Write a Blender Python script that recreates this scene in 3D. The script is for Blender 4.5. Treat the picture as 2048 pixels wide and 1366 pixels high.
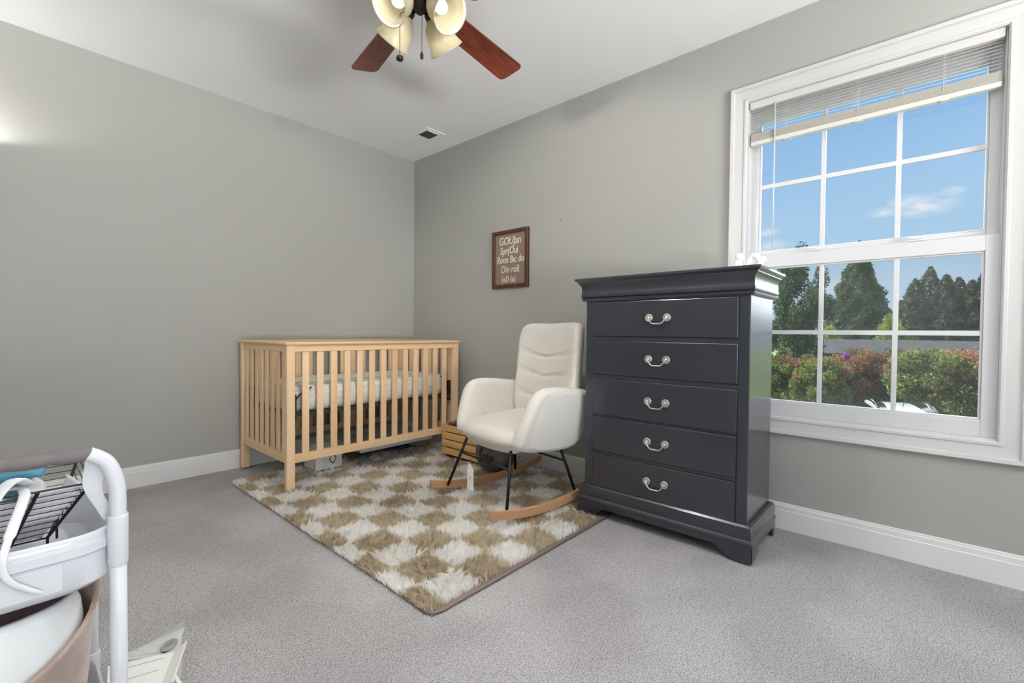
import bpy, math, random
import numpy as np
from mathutils import Matrix, Vector
rng = np.random.default_rng(7); random.seed(7)
PI = math.pi
sc = bpy.context.scene
COL = sc.collection
for o in list(bpy.data.objects): bpy.data.objects.remove(o)

# ------------------------------------------------------------------ camera
YAW, PITCH, ROLL = 0.7299, -0.0204, 0.0088
cam_d = bpy.data.cameras.new('camera'); cam = bpy.data.objects.new('camera', cam_d); COL.objects.link(cam)
f = Vector((math.cos(YAW)*math.cos(PITCH), math.sin(YAW)*math.cos(PITCH), math.sin(PITCH)))
r = Vector((math.sin(YAW), -math.cos(YAW), 0)); u = r.cross(f)
r2 = r*math.cos(ROLL)+u*math.sin(ROLL); u2 = u*math.cos(ROLL)-r*math.sin(ROLL)
M = Matrix((( r2.x, u2.x, -f.x, -2.6927), (r2.y, u2.y, -f.y, -3.6922), (r2.z, u2.z, -f.z, 1.0), (0, 0, 0, 1)))
cam.matrix_world = M
cam_d.sensor_width = 36; cam_d.lens = 36*919.7/2048; cam_d.clip_start = 0.02; cam_d.clip_end = 500
sc.camera = cam
# ------------------------------------------------------------------ colour management
sc.view_settings.view_transform = 'Standard'; sc.view_settings.look = 'None'
sc.view_settings.gamma = 1; sc.view_settings.exposure = 0.0
try: sc.view_settings.use_curve_mapping = False
except Exception: pass
# ------------------------------------------------------------------ sky
W = bpy.data.worlds.new('sky'); sc.world = W; W.use_nodes = True
nt = W.node_tree; nt.nodes.clear(); N = nt.nodes.new; L = nt.links.new
out = N('ShaderNodeOutputWorld'); bg = N('ShaderNodeBackground'); L(bg.outputs[0], out.inputs[0])
tc = N('ShaderNodeTexCoord'); sp = N('ShaderNodeSeparateXYZ'); L(tc.outputs['Generated'], sp.inputs[0])
cr = N('ShaderNodeValToRGB'); L(sp.outputs[2], cr.inputs[0])
e = cr.color_ramp.elements; e[0].position = 0.0; e[0].color = (.66, .79, .93, 1); e[1].position = .42; e[1].color = (.235, .49, .85, 1)
x = cr.color_ramp.elements.new(.16); x.color = (.46, .69, .92, 1)
# clouds: soft banks in a few directions, broken by noise
mp = N('ShaderNodeMapping'); mp.inputs['Scale'].default_value = (1, 1, 2.6); L(tc.outputs['Generated'], mp.inputs[0])
no = N('ShaderNodeTexNoise'); no.inputs['Scale'].default_value = 34; no.inputs['Detail'].default_value = 6; L(mp.outputs[0], no.inputs[0])
prev = None
for d, w, s in (((0.9786, 0.0054, 0.2055), 0.055, 1), ((0.9761, 0.0236, 0.2161), 0.035, 0.9), ((0.9750, -0.0241, 0.2209), 0.026, 0.9), ((0.9776, 0.0547, 0.2032), 0.03, 0.75), ((0.9558, 0.2243, 0.1899), 0.03, 0.8), ((0.9631, 0.2129, 0.1646), 0.04, 0.7), ((0.9885, 0.1258, 0.0844), 0.06, 0.6)):
    v = Vector(d).normalized()
    sb = N('ShaderNodeVectorMath'); sb.operation = 'SUBTRACT'; L(tc.outputs['Generated'], sb.inputs[0]); sb.inputs[1].default_value = v
    ml = N('ShaderNodeVectorMath'); ml.operation = 'MULTIPLY'; L(sb.outputs[0], ml.inputs[0]); ml.inputs[1].default_value = (1, 1, 2.4)
    ln = N('ShaderNodeVectorMath'); ln.operation = 'LENGTH'; L(ml.outputs[0], ln.inputs[0])
    mr = N('ShaderNodeMapRange'); L(ln.outputs['Value'], mr.inputs[0]); mr.inputs[1].default_value = 0; mr.inputs[2].default_value = w; mr.inputs[3].default_value = s; mr.inputs[4].default_value = 0
    if prev is None: prev = mr.outputs[0]
    else:
        ad = N('ShaderNodeMath'); ad.operation = 'MAXIMUM'; L(prev, ad.inputs[0]); L(mr.outputs[0], ad.inputs[1]); prev = ad.outputs[0]
ad = N('ShaderNodeMath'); ad.operation = 'MULTIPLY_ADD'; L(no.outputs[0], ad.inputs[0]); ad.inputs[1].default_value = 2.0; ad.inputs[2].default_value = -.2
ad2 = N('ShaderNodeMath'); ad2.operation = 'MULTIPLY'; L(ad.outputs[0], ad2.inputs[0]); L(prev, ad2.inputs[1])
ms = N('ShaderNodeMapRange'); L(ad2.outputs[0], ms.inputs[0]); ms.inputs[1].default_value = .12; ms.inputs[2].default_value = .75
mx = N('ShaderNodeMix'); mx.data_type = 'RGBA'; L(ms.outputs[0], mx.inputs[0]); L(cr.outputs[0], mx.inputs[6]); mx.inputs[7].default_value = (.86, .91, .97, 1)
L(mx.outputs[2], bg.inputs[0]); bg.inputs[1].default_value = 0.95
# ------------------------------------------------------------------ sun, daylight and added fill lamps
def sun(name, to_sun, strength, angle, color):
    d = bpy.data.lights.new(name, 'SUN'); d.energy = strength; d.angle = math.radians(angle); d.color = color
    o = bpy.data.objects.new(name, d); COL.objects.link(o)
    o.rotation_euler = Vector(to_sun).to_track_quat('Z', 'Y').to_euler(); o.location = Vector(to_sun)*20
    return o
sun('sun', (-.05, 1.0, .80), 9.0, .6, (1, .95, .86))
sun('open_sky_daylight', (1.0, .05, .75), 4.8, 75, (.93, .97, 1))
def area(name, loc, to, sx, sy, power, color=(1, 1, 1)):
    d = bpy.data.lights.new(name, 'AREA'); d.shape = 'RECTANGLE'; d.size = sx; d.size_y = sy; d.energy = power; d.color = color
    o = bpy.data.objects.new(name, d); COL.objects.link(o); o.location = loc
    o.rotation_euler = (Vector(to)).to_track_quat('-Z', 'Y').to_euler(); return o
# added fill lamps outside two added, unseen windows behind the camera
area('added_fill_rear', (-2.35, -7.1, .35), (.2, 1, .7), 1.9, 1.0, 700, (1, .995, .985))   # added in place of ground bounce, aimed up to brighten the ceiling
area('added_fill_side', (-5.52, -5.30, 1.45), (1, .1, .45), 1.3, 1.5, 12, (1, .995, .985))

# ------------------------------------------------------------------ materials
def srgb(*c):
    return tuple(((v/255)/12.92 if v <= 10 else (((v/255)+.055)/1.055)**2.4) for v in c)+(1,)
MATS = {}
def mat(name, col, rough=.6, metal=0., spec=.5, noise=None, bump=None, coat=0, sheen=0, col2=None, stretch=(1, 1, 1), trans=None, band=(.35,.65)):
    """noise=(scale, detail) mixes col/col2; bump=(scale, strength, distance)"""
    m = bpy.data.materials.new(name); m.use_nodes = True; MATS[name] = m
    t = m.node_tree; b = t.nodes['Principled BSDF']
    b.inputs['Base Color'].default_value = col; b.inputs['Roughness'].default_value = rough; b.inputs['Metallic'].default_value = metal
    b.inputs['Specular IOR Level'].default_value = spec
    if coat: b.inputs['Coat Weight'].default_value = coat; b.inputs['Coat Roughness'].default_value = .15
    if sheen: b.inputs['Sheen Weight'].default_value = sheen
    g = t.nodes.new('ShaderNodeNewGeometry'); tcn = t.nodes.new('ShaderNodeTexCoord')
    mpn = t.nodes.new('ShaderNodeMapping'); mpn.inputs['Scale'].default_value = stretch; t.links.new(tcn.outputs['Object'], mpn.inputs[0])
    if noise:
        n = t.nodes.new('ShaderNodeTexNoise'); n.inputs['Scale'].default_value = noise[0]; n.inputs['Detail'].default_value = noise[1]
        t.links.new(mpn.outputs[0], n.inputs[0])
        rp = t.nodes.new('ShaderNodeValToRGB'); rp.color_ramp.elements[0].position = band[0]; rp.color_ramp.elements[1].position = band[1]
        rp.color_ramp.elements[0].color = col; rp.color_ramp.elements[1].color = col2 or col
        t.links.new(n.outputs[0], rp.inputs[0]); t.links.new(rp.outputs[0], b.inputs['Base Color'])
    if bump:
        n2 = t.nodes.new('ShaderNodeTexNoise'); n2.inputs['Scale'].default_value = bump[0]; n2.inputs['Detail'].default_value = 3
        t.links.new(mpn.outputs[0], n2.inputs[0])
        bp = t.nodes.new('ShaderNodeBump'); bp.inputs['Strength'].default_value = bump[1]; bp.inputs['Distance'].default_value = bump[2]
        t.links.new(n2.outputs[0], bp.inputs['Height']); t.links.new(bp.outputs[0], b.inputs['Normal'])
    if trans:   # thin translucent leaf / shade
        tr = t.nodes.new('ShaderNodeBsdfTranslucent'); tr.inputs[0].default_value = trans[1]
        mxs = t.nodes.new('ShaderNodeMixShader'); mxs.inputs[0].default_value = trans[0]
        t.links.new(b.outputs[0], mxs.inputs[1]); t.links.new(tr.outputs[0], mxs.inputs[2])
        t.links.new(mxs.outputs[0], t.nodes['Material Output'].inputs[0])
        if noise: t.links.new(rp.outputs[0], tr.inputs[0])
    return m
def clear_mat(name, tint, opacity, rough=.05, diffuse=None, ior=1.35):
    """thin clear sheet: mostly transparent, Fresnel-weighted gloss (plus an optional woven/diffuse share)"""
    m = bpy.data.materials.new(name); m.use_nodes = True; MATS[name] = m; t = m.node_tree; t.nodes.clear()
    o = t.nodes.new('ShaderNodeOutputMaterial'); tr = t.nodes.new('ShaderNodeBsdfTransparent'); tr.inputs[0].default_value = tint
    gl = t.nodes.new('ShaderNodeBsdfGlossy'); gl.inputs['Roughness'].default_value = rough
    lw = t.nodes.new('ShaderNodeLayerWeight'); lw.inputs[0].default_value = .5; r0 = ((ior-1)/(ior+1))**2
    pw = t.nodes.new('ShaderNodeMath'); pw.operation = 'POWER'; t.links.new(lw.outputs['Facing'], pw.inputs[0]); pw.inputs[1].default_value = 5
    fr = t.nodes.new('ShaderNodeMath'); fr.operation = 'MULTIPLY_ADD'; t.links.new(pw.outputs[0], fr.inputs[0]); fr.inputs[1].default_value = (1-r0)*.8; fr.inputs[2].default_value = r0
    m1 = t.nodes.new('ShaderNodeMixShader'); t.links.new(fr.outputs[0], m1.inputs[0]); t.links.new(tr.outputs[0], m1.inputs[1]); t.links.new(gl.outputs[0], m1.inputs[2])
    last = m1
    if diffuse:
        df = t.nodes.new('ShaderNodeBsdfDiffuse'); df.inputs[0].default_value = diffuse
        m2 = t.nodes.new('ShaderNodeMixShader'); m2.inputs[0].default_value = opacity
        t.links.new(m1.outputs[0], m2.inputs[1]); t.links.new(df.outputs[0], m2.inputs[2]); last = m2
    t.links.new(last.outputs[0], o.inputs[0]); return m
def emit_mat(name, col, s):
    m = bpy.data.materials.new(name); m.use_nodes = True; MATS[name] = m; b = m.node_tree.nodes['Principled BSDF']
    b.inputs['Base Color'].default_value = col; b.inputs['Emission Color'].default_value = col; b.inputs['Emission Strength'].default_value = s; return m

wall_m = mat('wall_paint', srgb(172, 172, 167), .75, spec=.25, bump=(220, .05, .002))
ceil_m = mat('ceiling_paint', srgb(242, 242, 242), .85, spec=.2, bump=(150, .05, .002))
trim_dim_m = mat('trim_paint_dimmed', srgb(204, 204, 203), .4, spec=.4)  # same paint as the trim, darkened to offset strong light on the casing
trim_m = mat('trim_paint', srgb(228, 228, 228), .35, spec=.45)
vinyl_m = mat('window_vinyl', srgb(210, 210, 212), .3, spec=.5)
blind_m = mat('blind_vinyl', srgb(244, 243, 240), .45, trans=(.5, srgb(240, 240, 240)))
glass_m = clear_mat('window_glass', (.97, .98, .98, 1), 0, .0)
screen_m = clear_mat('insect_screen', (.985, .985, .985, 1), .06, .5, diffuse=srgb(150, 150, 152))
pine_m = mat('pine_wood', srgb(238, 207, 168), .5, noise=(7, 4), col2=srgb(222, 186, 144), stretch=(1, 1, .12), bump=(60, .05, .002))
pineh_m = mat('pine_wood_long', srgb(238, 206, 164), .5, noise=(7, 4), col2=srgb(222, 184, 140), stretch=(.1, .3, 1.5), bump=(60, .05, .002))
crate_m = mat('crate_wood', srgb(226, 186, 128), .6, noise=(9, 4), col2=srgb(205, 160, 100), stretch=(.6, .1, 2), bump=(60, .1, .002))
rocker_m = mat('rocker_wood', srgb(206, 162, 120), .45, noise=(9, 4), col2=srgb(190, 143, 101), stretch=(.12, 1, 1))
black_m = mat('black_metal', srgb(28, 26, 28), .38, metal=.3)
navy_m = mat('charcoal_lacquer', srgb(35, 38, 47), .32, spec=.6, coat=.8, noise=(3, 3), col2=srgb(39, 42, 51), bump=(40, .02, .002))
gap_m = mat('drawer_shadow_gap', srgb(24, 24, 28), .8)
silver_m = mat('antique_silver', srgb(205, 203, 198), .3, metal=.9, bump=(400, .3, .001))
boucle_m = mat('cream_boucle', srgb(224, 219, 210), .95, spec=.15, noise=(160, 3), col2=srgb(214, 208, 198), bump=(170, .7, .005), sheen=.3)
smooth_fab_m = mat('cream_fabric', srgb(226, 224, 219), .9, spec=.2, noise=(60, 3), col2=srgb(222, 220, 214), bump=(300, .3, .002), sheen=.2)
matt_m = mat('mattress_ticking', srgb(226, 224, 212), .85, noise=(26, 3), col2=srgb(205, 205, 192), stretch=(.5, .5, 2.2), bump=(45, .5, .008))
strap_m = mat('black_strap', srgb(28, 27, 28), .7)
walnut_m = mat('frame_walnut', srgb(98, 56, 36), .4, noise=(10, 4), col2=srgb(74, 40, 26), stretch=(1, 2, .3))
taupe_m = mat('sign_taupe', srgb(141, 124, 106), .8)
letter_m = mat('letter_white', srgb(236, 228, 212), .6)
bronze_m = mat('fan_bronze', srgb(62, 56, 44), .35, metal=.7)
cherry_m = mat('fan_cherry', srgb(128, 52, 26), .28, noise=(14, 6), col2=srgb(84, 30, 16), stretch=(.5, 4, 1), coat=.3)
shade_m = mat('alabaster_glass', srgb(224, 218, 194), .35, spec=.5, trans=(.32, srgb(246, 238, 212)), noise=(12,3), col2=srgb(214,206,180))
bulb_m = emit_mat('frosted_bulb', (1, .95, .84, 1), .55)
grille_m = mat('vent_dark', srgb(70, 68, 64), .8)
cart_m = mat('cart_plastic', srgb(208, 210, 216), .28, spec=.5)
grip_m = mat('grip_foam', srgb(108, 101, 103), .6, bump=(90, .1, .002))
wire_m = mat('black_wire', srgb(24, 23, 28), .4, metal=.4)
cloth_m = mat('white_cloth', srgb(226, 226, 230), .9, bump=(40, .3, .006))
teal_m = mat('teal_plastic', srgb(58, 128, 150), .4)
green_m = mat('dark_green_plastic', srgb(36, 84, 84), .4)
tubin_m = mat('tub_plastic', srgb(238, 241, 242), .2, spec=.6)
mauve_m = mat('mauve_lining', srgb(196, 170, 178), .8)
plush_m = mat('taupe_plush', srgb(186, 162, 150), .95, noise=(14, 3), col2=srgb(158, 132, 120), bump=(260, .5, .003), sheen=.4)
carton_m = mat('white_carton', srgb(226, 226, 222), .6)
ring_m = mat('grey_rubber', srgb(122, 128, 130), .4)
film_m = clear_mat('clear_film', (.95, .96, .95, 1), .16, .12, diffuse=srgb(236, 238, 236), ior=1.12)
bin_m = mat('pale_blue_plastic', srgb(196, 204, 208), .4)
fabgrey_m = mat('grey_fleece', srgb(150, 144, 140), .95, noise=(18, 4), col2=srgb(84, 78, 76), bump=(60, .8, .01))
bag_m = mat('taupe_leather', srgb(98, 90, 80), .6, noise=(20, 3), col2=srgb(76, 68, 60), bump=(60, .3, .004))
cone_m = mat('brown_cone', srgb(120, 84, 66), .85, noise=(60, 3), col2=srgb(70, 48, 40))
fur_cream = mat('fur_cream', srgb(254, 253, 250), .9, spec=.2, sheen=.4, trans=(.5, srgb(254, 253, 250)))
fur_tan = mat('fur_tan', srgb(228, 216, 192), .9, spec=.2, sheen=.3, noise=(35, 3), col2=srgb(202, 186, 158), trans=(.4, srgb(180, 160, 130)))
bind_m = mat('rug_binding', srgb(128, 110, 106), .8)
china_m = mat('white_ceramic', srgb(242, 242, 242), .25)
tagp_m = mat('paper_white', srgb(240, 240, 240), .7)
ink_m = mat('ink_black', srgb(30, 30, 34), .7)

# carpet
cm = bpy.data.materials.new('carpet_pile'); cm.use_nodes = True; t = cm.node_tree; b = t.nodes['Principled BSDF']
b.inputs['Roughness'].default_value = .95; b.inputs['Specular IOR Level'].default_value = .1
tcn = t.nodes.new('ShaderNodeTexCoord')
def nz(scale, det, rgh=.5):
    n = t.nodes.new('ShaderNodeTexNoise'); n.inputs['Scale'].default_value = scale; n.inputs['Detail'].default_value = det; n.inputs['Roughness'].default_value = rgh
    t.links.new(tcn.outputs['Object'], n.inputs[0]); return n
n1 = nz(260, 2); n2 = nz(60, 3, .6); n3 = nz(2.3, 4)
vo = t.nodes.new('ShaderNodeTexVoronoi'); vo.inputs['Scale'].default_value = 165; t.links.new(tcn.outputs['Object'], vo.inputs[0])
rp = t.nodes.new('ShaderNodeValToRGB'); rp.color_ramp.elements[0].position = .34; rp.color_ramp.elements[1].position = .6
rp.color_ramp.elements[0].color = srgb(128, 124, 124); rp.color_ramp.elements[1].color = srgb(200, 198, 199)
t.links.new(n1.outputs[0], rp.inputs[0])
rp2 = t.nodes.new('ShaderNodeValToRGB'); rp2.color_ramp.elements[0].position = .3; rp2.color_ramp.elements[1].position = .55
rp2.color_ramp.elements[0].color = (.84, .835, .83, 1); rp2.color_ramp.elements[1].color = (1, 1, 1, 1); t.links.new(n2.outputs[0], rp2.inputs[0])
rp3 = t.nodes.new('ShaderNodeValToRGB'); rp3.color_ramp.elements[0].position = .42; rp3.color_ramp.elements[1].position = .58
rp3.color_ramp.elements[0].color = (.86, .855, .855, 1); rp3.color_ramp.elements[1].color = (1, 1, 1, 1); t.links.new(n3.outputs[0], rp3.inputs[0])
ma = t.nodes.new('ShaderNodeMix'); ma.data_type = 'RGBA'; ma.blend_type = 'MULTIPLY'; ma.inputs[0].default_value = 1; t.links.new(rp.outputs[0], ma.inputs[6]); t.links.new(rp2.outputs[0], ma.inputs[7])
mb = t.nodes.new('ShaderNodeMix'); mb.data_type = 'RGBA'; mb.blend_type = 'MULTIPLY'; mb.inputs[0].default_value = 1; t.links.new(ma.outputs[2], mb.inputs[6]); t.links.new(rp3.outputs[0], mb.inputs[7])
t.links.new(mb.outputs[2], b.inputs['Base Color'])
am = t.nodes.new('ShaderNodeMath'); am.operation = 'MULTIPLY_ADD'; t.links.new(n2.outputs[0], am.inputs[0]); am.inputs[1].default_value = 1.2; t.links.new(n1.outputs[0], am.inputs[2])
bp = t.nodes.new('ShaderNodeBump'); bp.inputs['Strength'].default_value = .7; bp.inputs['Distance'].default_value = .006
t.links.new(am.outputs[0], bp.inputs['Height']); t.links.new(bp.outputs[0], b.inputs['Normal'])
carpet_m = cm

# ------------------------------------------------------------------ mesh helpers
MW = {}          # world matrix of every root
def mw(o):
    while o is not None and o.name not in MW: o = o.parent
    return MW[o.name] if o is not None else Matrix.Identity(4)
def rings_faces(nr, n, base, closed=True, flip=False):
    F = []
    for i in range(nr-1):
        for j in range(n if closed else n-1):
            a = base+i*n+j; b_ = base+i*n+(j+1) % n; c = b_+n; d = a+n
            F.append((a, d, c, b_) if flip else (a, b_, c, d))
    return F
class MB:
    def __init__(s): s.v = []; s.f = []; s.mi = []; s.cur = 0
    def _f(s, fs): s.f += fs; s.mi += [s.cur]*len(fs)
    def box(s, x0, x1, y0, y1, z0, z1, R=None, c=None):
        x0, x1 = min(x0, x1), max(x0, x1); y0, y1 = min(y0, y1), max(y0, y1); z0, z1 = min(z0, z1), max(z0, z1)
        b = len(s.v); P = [Vector((x, y, z)) for z in (z0, z1) for x, y in ((x0, y0), (x1, y0), (x1, y1), (x0, y1))]
        if R is not None: P = [R @ (p-Vector(c))+Vector(c) for p in P]
        s.v += [tuple(p) for p in P]
        s._f([(b, b+3, b+2, b+1), (b+4, b+5, b+6, b+7), (b, b+1, b+5, b+4), (b+1, b+2, b+6, b+5), (b+2, b+3, b+7, b+6), (b+3, b, b+4, b+7)]); return s
    def hexa(s, P):   # 8 points, bottom 4 then top 4 (ccw)
        b = len(s.v); s.v += [tuple(p) for p in P]
        s._f([(b, b+3, b+2, b+1), (b+4, b+5, b+6, b+7), (b, b+1, b+5, b+4), (b+1, b+2, b+6, b+5), (b+2, b+3, b+7, b+6), (b+3, b, b+4, b+7)]); return s
    def tube(s, pts, rad, n=10, cap=True, flat=1.0, up=None):
        pts = [Vector(p) for p in pts]; m = len(pts); b = len(s.v)
        rad = rad if hasattr(rad, '__len__') else [rad]*m
        prev = None
        for i, p in enumerate(pts):
            d = (pts[min(i+1, m-1)]-pts[max(i-1, 0)]).normalized()
            if prev is None:
                a = Vector(up) if up else (Vector((0, 0, 1)) if abs(d.z) < .9 else Vector((1, 0, 0)))
                a = (a-d*a.dot(d)).normalized()
            else: a = (prev-d*prev.dot(d)).normalized()
            prev = a; c = d.cross(a)
            for k in range(n):
                q = 2*PI*k/n; s.v.append(tuple(p+(a*math.cos(q)*flat+c*math.sin(q))*rad[i]))
        s._f(rings_faces(m, n, b))
        if cap: s._f([tuple(b+k for k in range(n))[::-1], tuple(b+(m-1)*n+k for k in range(n))])
        return s
    def lathe(s, prof, c=(0, 0, 0), n=28, R=None, cap=False, sx=1, sy=1):
        b = len(s.v); c = Vector(c)
        for (rr, z) in prof:
            for k in range(n):
                q = 2*PI*k/n; p = Vector((rr*math.cos(q)*sx, rr*math.sin(q)*sy, z)); s.v.append(tuple((R @ p if R is not None else p)+c))
        s._f(rings_faces(len(prof), n, b))
        if cap: s._f([tuple(b+k for k in range(n))[::-1], tuple(b+(len(prof)-1)*n+k for k in range(n))])
        return s
    def prism(s, poly, fn, t0, t1):   # poly of 2-D points, fn(a,b,t)->3-D
        b = len(s.v); n = len(poly)
        s.v += [tuple(fn(p[0], p[1], t0)) for p in poly]+[tuple(fn(p[0], p[1], t1)) for p in poly]
        s._f([tuple(range(b, b+n))[::-1], tuple(range(b+n, b+2*n))]+[(b+k, b+(k+1) % n, b+n+(k+1) % n, b+n+k) for k in range(n)]); return s
    def sweep(s, path, prof, closed=True, z0=0):   # profile rings: path(o,h)->list of corner points
        b = len(s.v); rows = [path(o, h) for (o, h) in prof]; n = len(rows[0])
        for rrow in rows: s.v += [tuple(p) for p in rrow]
        s._f(rings_faces(len(rows), n, b, closed)); return s
    def pillow(s, outline, T, rad, fn, er=6, ir=8, bulge=0.0):
        """thick panel with rolled edges. outline: ccw 2-D loop; fn(a,b,h)->3-D"""
        P = np.array(outline, float); n = len(P); c = P.mean(0)
        tan = np.roll(P, -1, 0)-np.roll(P, 1, 0); tan /= np.linalg.norm(tan, axis=1)[:, None]; nrm = np.stack([-tan[:, 1], tan[:, 0]], 1)
        rings = []
        for k in range(er+1):
            a = (PI/2)*k/er; rings.append((P+nrm*rad*(1-math.cos(a)), (T/2)*math.sin(a)))
        base = rings[-1][0]
        for k in range(1, ir+1):
            w = 1-k/ir; rings.append((c+(base-c)*max(w, .02), T/2+bulge*(1-w*w)))
        b = len(s.v); seq = [(p, -h) for p, h in rings[::-1]]+[(p, h) for p, h in rings[1:]]
        for p, h in seq:
            for q in p: s.v.append(tuple(fn(q[0], q[1], h)))
        s._f(rings_faces(len(seq), n, b)); s._f([tuple(range(b, b+n))[::-1], tuple(range(b+(len(seq)-1)*n, b+len(seq)*n))]); return s
    def build(s, name, m, parent=None, smooth=False, bevel=0, world=True, sub=0, auto=None):
        me = bpy.data.meshes.new(name); V = s.v
        if parent is not None and world:
            I = mw(parent).inverted(); V = [tuple(I @ Vector(p)) for p in V]
        me.from_pydata(V, [], s.f); me.update()
        ms_ = m if isinstance(m, (list, tuple)) else [m]
        for q in ms_: me.materials.append(q)
        if len(ms_) > 1: me.polygons.foreach_set('material_index', s.mi)
        if smooth: me.polygons.foreach_set('use_smooth', [True]*len(me.polygons))
        o = bpy.data.objects.new(name, me); COL.objects.link(o); o.parent = parent
        if bevel:
            md = o.modifiers.new('bevel', 'BEVEL'); md.width = bevel; md.segments = 2; md.limit_method = 'ANGLE'; md.angle_limit = math.radians(40)
        if sub: md = o.modifiers.new('sub', 'SUBSURF'); md.levels = sub; md.render_levels = sub
        if auto:
            import bmesh
            bm = bmesh.new(); bm.from_mesh(me)
            for ed in bm.edges:
                if len(ed.link_faces) == 2 and ed.calc_face_angle(0) > math.radians(auto): ed.smooth = False
            for fa in bm.faces: fa.smooth = True
            bm.to_mesh(me); bm.free()
        return o
def tag(o, label=None, cat=None, group=None, kind=None):
    if label: o['label'] = label
    if cat: o['category'] = cat
    if group: o['group'] = group
    if kind: o['kind'] = kind
    return o
def thing(name, loc, label=None, cat=None, group=None, rotz=0, kind=None):
    o = bpy.data.objects.new(name, None); COL.objects.link(o); o.location = loc; o.rotation_euler = (0, 0, rotz); o.empty_display_size = .1
    MW[o.name] = Matrix.Translation(loc) @ Matrix.Rotation(rotz, 4, 'Z')
    return tag(o, label, cat, group, kind)
def struct(name, mb, m, parent=None, **k):
    o = mb.build(name, m, parent, **k)
    if parent is None: o['kind'] = 'structure'
    return o
def rrect(x0, x1, y0, y1, rad, n=6):
    P = []
    for cx, cy, a0 in ((x1-rad, y0+rad, -90), (x1-rad, y1-rad, 0), (x0+rad, y1-rad, 90), (x0+rad, y0+rad, 180)):
        for k in range(n+1):
            a = math.radians(a0+90*k/n); P.append((cx+rad*math.cos(a), cy+rad*math.sin(a)))
    return P
def smooth_loop(P, it=2):
    for _ in range(it):
        Q = []
        for i in range(len(P)):
            a, b_ = P[i], P[(i+1) % len(P)]
            Q += [(a[0]*.75+b_[0]*.25, a[1]*.75+b_[1]*.25), (a[0]*.25+b_[0]*.75, a[1]*.25+b_[1]*.75)]
        P = Q
    return P
def catmull(P, n=8):
    P = [Vector(p) for p in P]; out = []
    for i in range(len(P)-1):
        a, b_, c, d = P[max(i-1, 0)], P[i], P[i+1], P[min(i+2, len(P)-1)]
        for k in range(n):
            t_ = k/n; out.append(.5*((2*b_)+(c-a)*t_+(2*a-5*b_+4*c-d)*t_*t_+(3*b_-a-3*c+d)*t_**3))
    return out+[P[-1]]

# ------------------------------------------------------------------ room shell
H = 2.635; XL = -5.4; YB = -6.4
struct('floor', MB().box(XL-.1, .1, YB-.1, .1, -.12, 0), carpet_m)
struct('ceiling', MB().box(XL-.12, .12, YB-.12, .12, H, H+.1), ceil_m)
struct('wall_left', MB().box(XL-.12, .12, 0, .12, 0, H), wall_m)
WY0, WY1, WZ0, WZ1 = -3.925, -2.966, .572, 2.24     # clear opening of the window casing
g = MB(); g.box(0, .12, YB-.12, WY0, 0, H); g.box(0, .12, WY1, 0, 0, H); g.box(0, .12, WY0, WY1, 0, WZ0); g.box(0, .12, WY0, WY1, WZ1, H)
struct('wall_right', g, wall_m)
def holed_wall(name, axis, c0, c1, a0, a1, h0, h1, z0, z1):
    g = MB()
    for (p, q, za, zb) in ((a0, h0, 0, H), (h1, a1, 0, H), (h0, h1, 0, z0), (h0, h1, z1, H)):
        if axis == 'x': g.box(c0, c1, p, q, za, zb)
        else: g.box(p, q, c0, c1, za, zb)
    struct(name, g, wall_m)
holed_wall('wall_rear', 'y', YB-.12, YB, XL-.12, 0, -3.35, -1.35, .65, 2.2)
holed_wall('wall_side', 'x', XL-.12, XL, YB, 0, -6.0, -4.6, .65, 2.2)
# baseboards with a stepped top
def baseboard(name, p0, p1, nrm):
    p0 = Vector(p0); p1 = Vector(p1); n = Vector(nrm)
    prof = [(0, 0), (.016, 0), (.016, .096), (.0135, .099), (.0135, .103), (.013, .120), (.009, .124), (.009, .130), (.005, .1325), (0, .1325)]
    g = MB(); b_ = len(g.v)
    for p in (p0, p1):
        for (o, z) in prof: g.v.append(tuple(p+n*o+Vector((0, 0, z))))
    k = len(prof); g._f([(i, i+1, k+i+1, k+i) for i in range(k-1)]+[tuple(range(k))[::-1], tuple(range(k, 2*k))])
    struct(name, g, trim_m)
baseboard('baseboard_left', (XL, 0, 0), (0, 0, 0), (0, -1, 0))
baseboard('baseboard_right', (0, 0, 0), (0, YB, 0), (-1, 0, 0))
baseboard('baseboard_rear', (0, YB, 0), (XL, YB, 0), (0, 1, 0))
baseboard('baseboard_side', (XL, YB, 0), (XL, 0, 0), (1, 0, 0))

# ------------------------------------------------------------------ window
def rect_path_x(y0, y1, z0, z1):
    return lambda o, h: [Vector((-h, y0-o, z0-o)), Vector((-h, y1+o, z0-o)), Vector((-h, y1+o, z1+o)), Vector((-h, y0-o, z1+o))]
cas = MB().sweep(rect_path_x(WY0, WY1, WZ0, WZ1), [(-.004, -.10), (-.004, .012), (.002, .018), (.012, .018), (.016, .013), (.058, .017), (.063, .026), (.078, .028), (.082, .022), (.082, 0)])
struct('trim_1', cas, trim_dim_m)
w = thing('window_1', (0.05, -3.445, WZ0), kind='structure')
def sash(y0, y1, z0, z1, gy0, gy1, gz0, gz1, x0, x1, name):
    g = MB(); g.box(x0, x1, y0, gy0, z0, z1); g.box(x0, x1, gy1, y1, z0, z1); g.box(x0, x1, gy0, gy1, z0, gz0); g.box(x0, x1, gy0, gy1, gz1, z1)
    # inner stepped glazing bead
    xm = (x0+x1)/2
    bd = .008
    g.box(xm-.008, xm+.008, gy0, gy0+bd, gz0, gz1); g.box(xm-.008, xm+.008, gy1-bd, gy1, gz0, gz1); g.box(xm-.0079, xm+.0079, gy0, gy1, gz0, gz0+bd); g.box(xm-.0079, xm+.0079, gy0, gy1, gz1-bd, gz1)
    return g.build(name, vinyl_m, w, bevel=.002)
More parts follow.
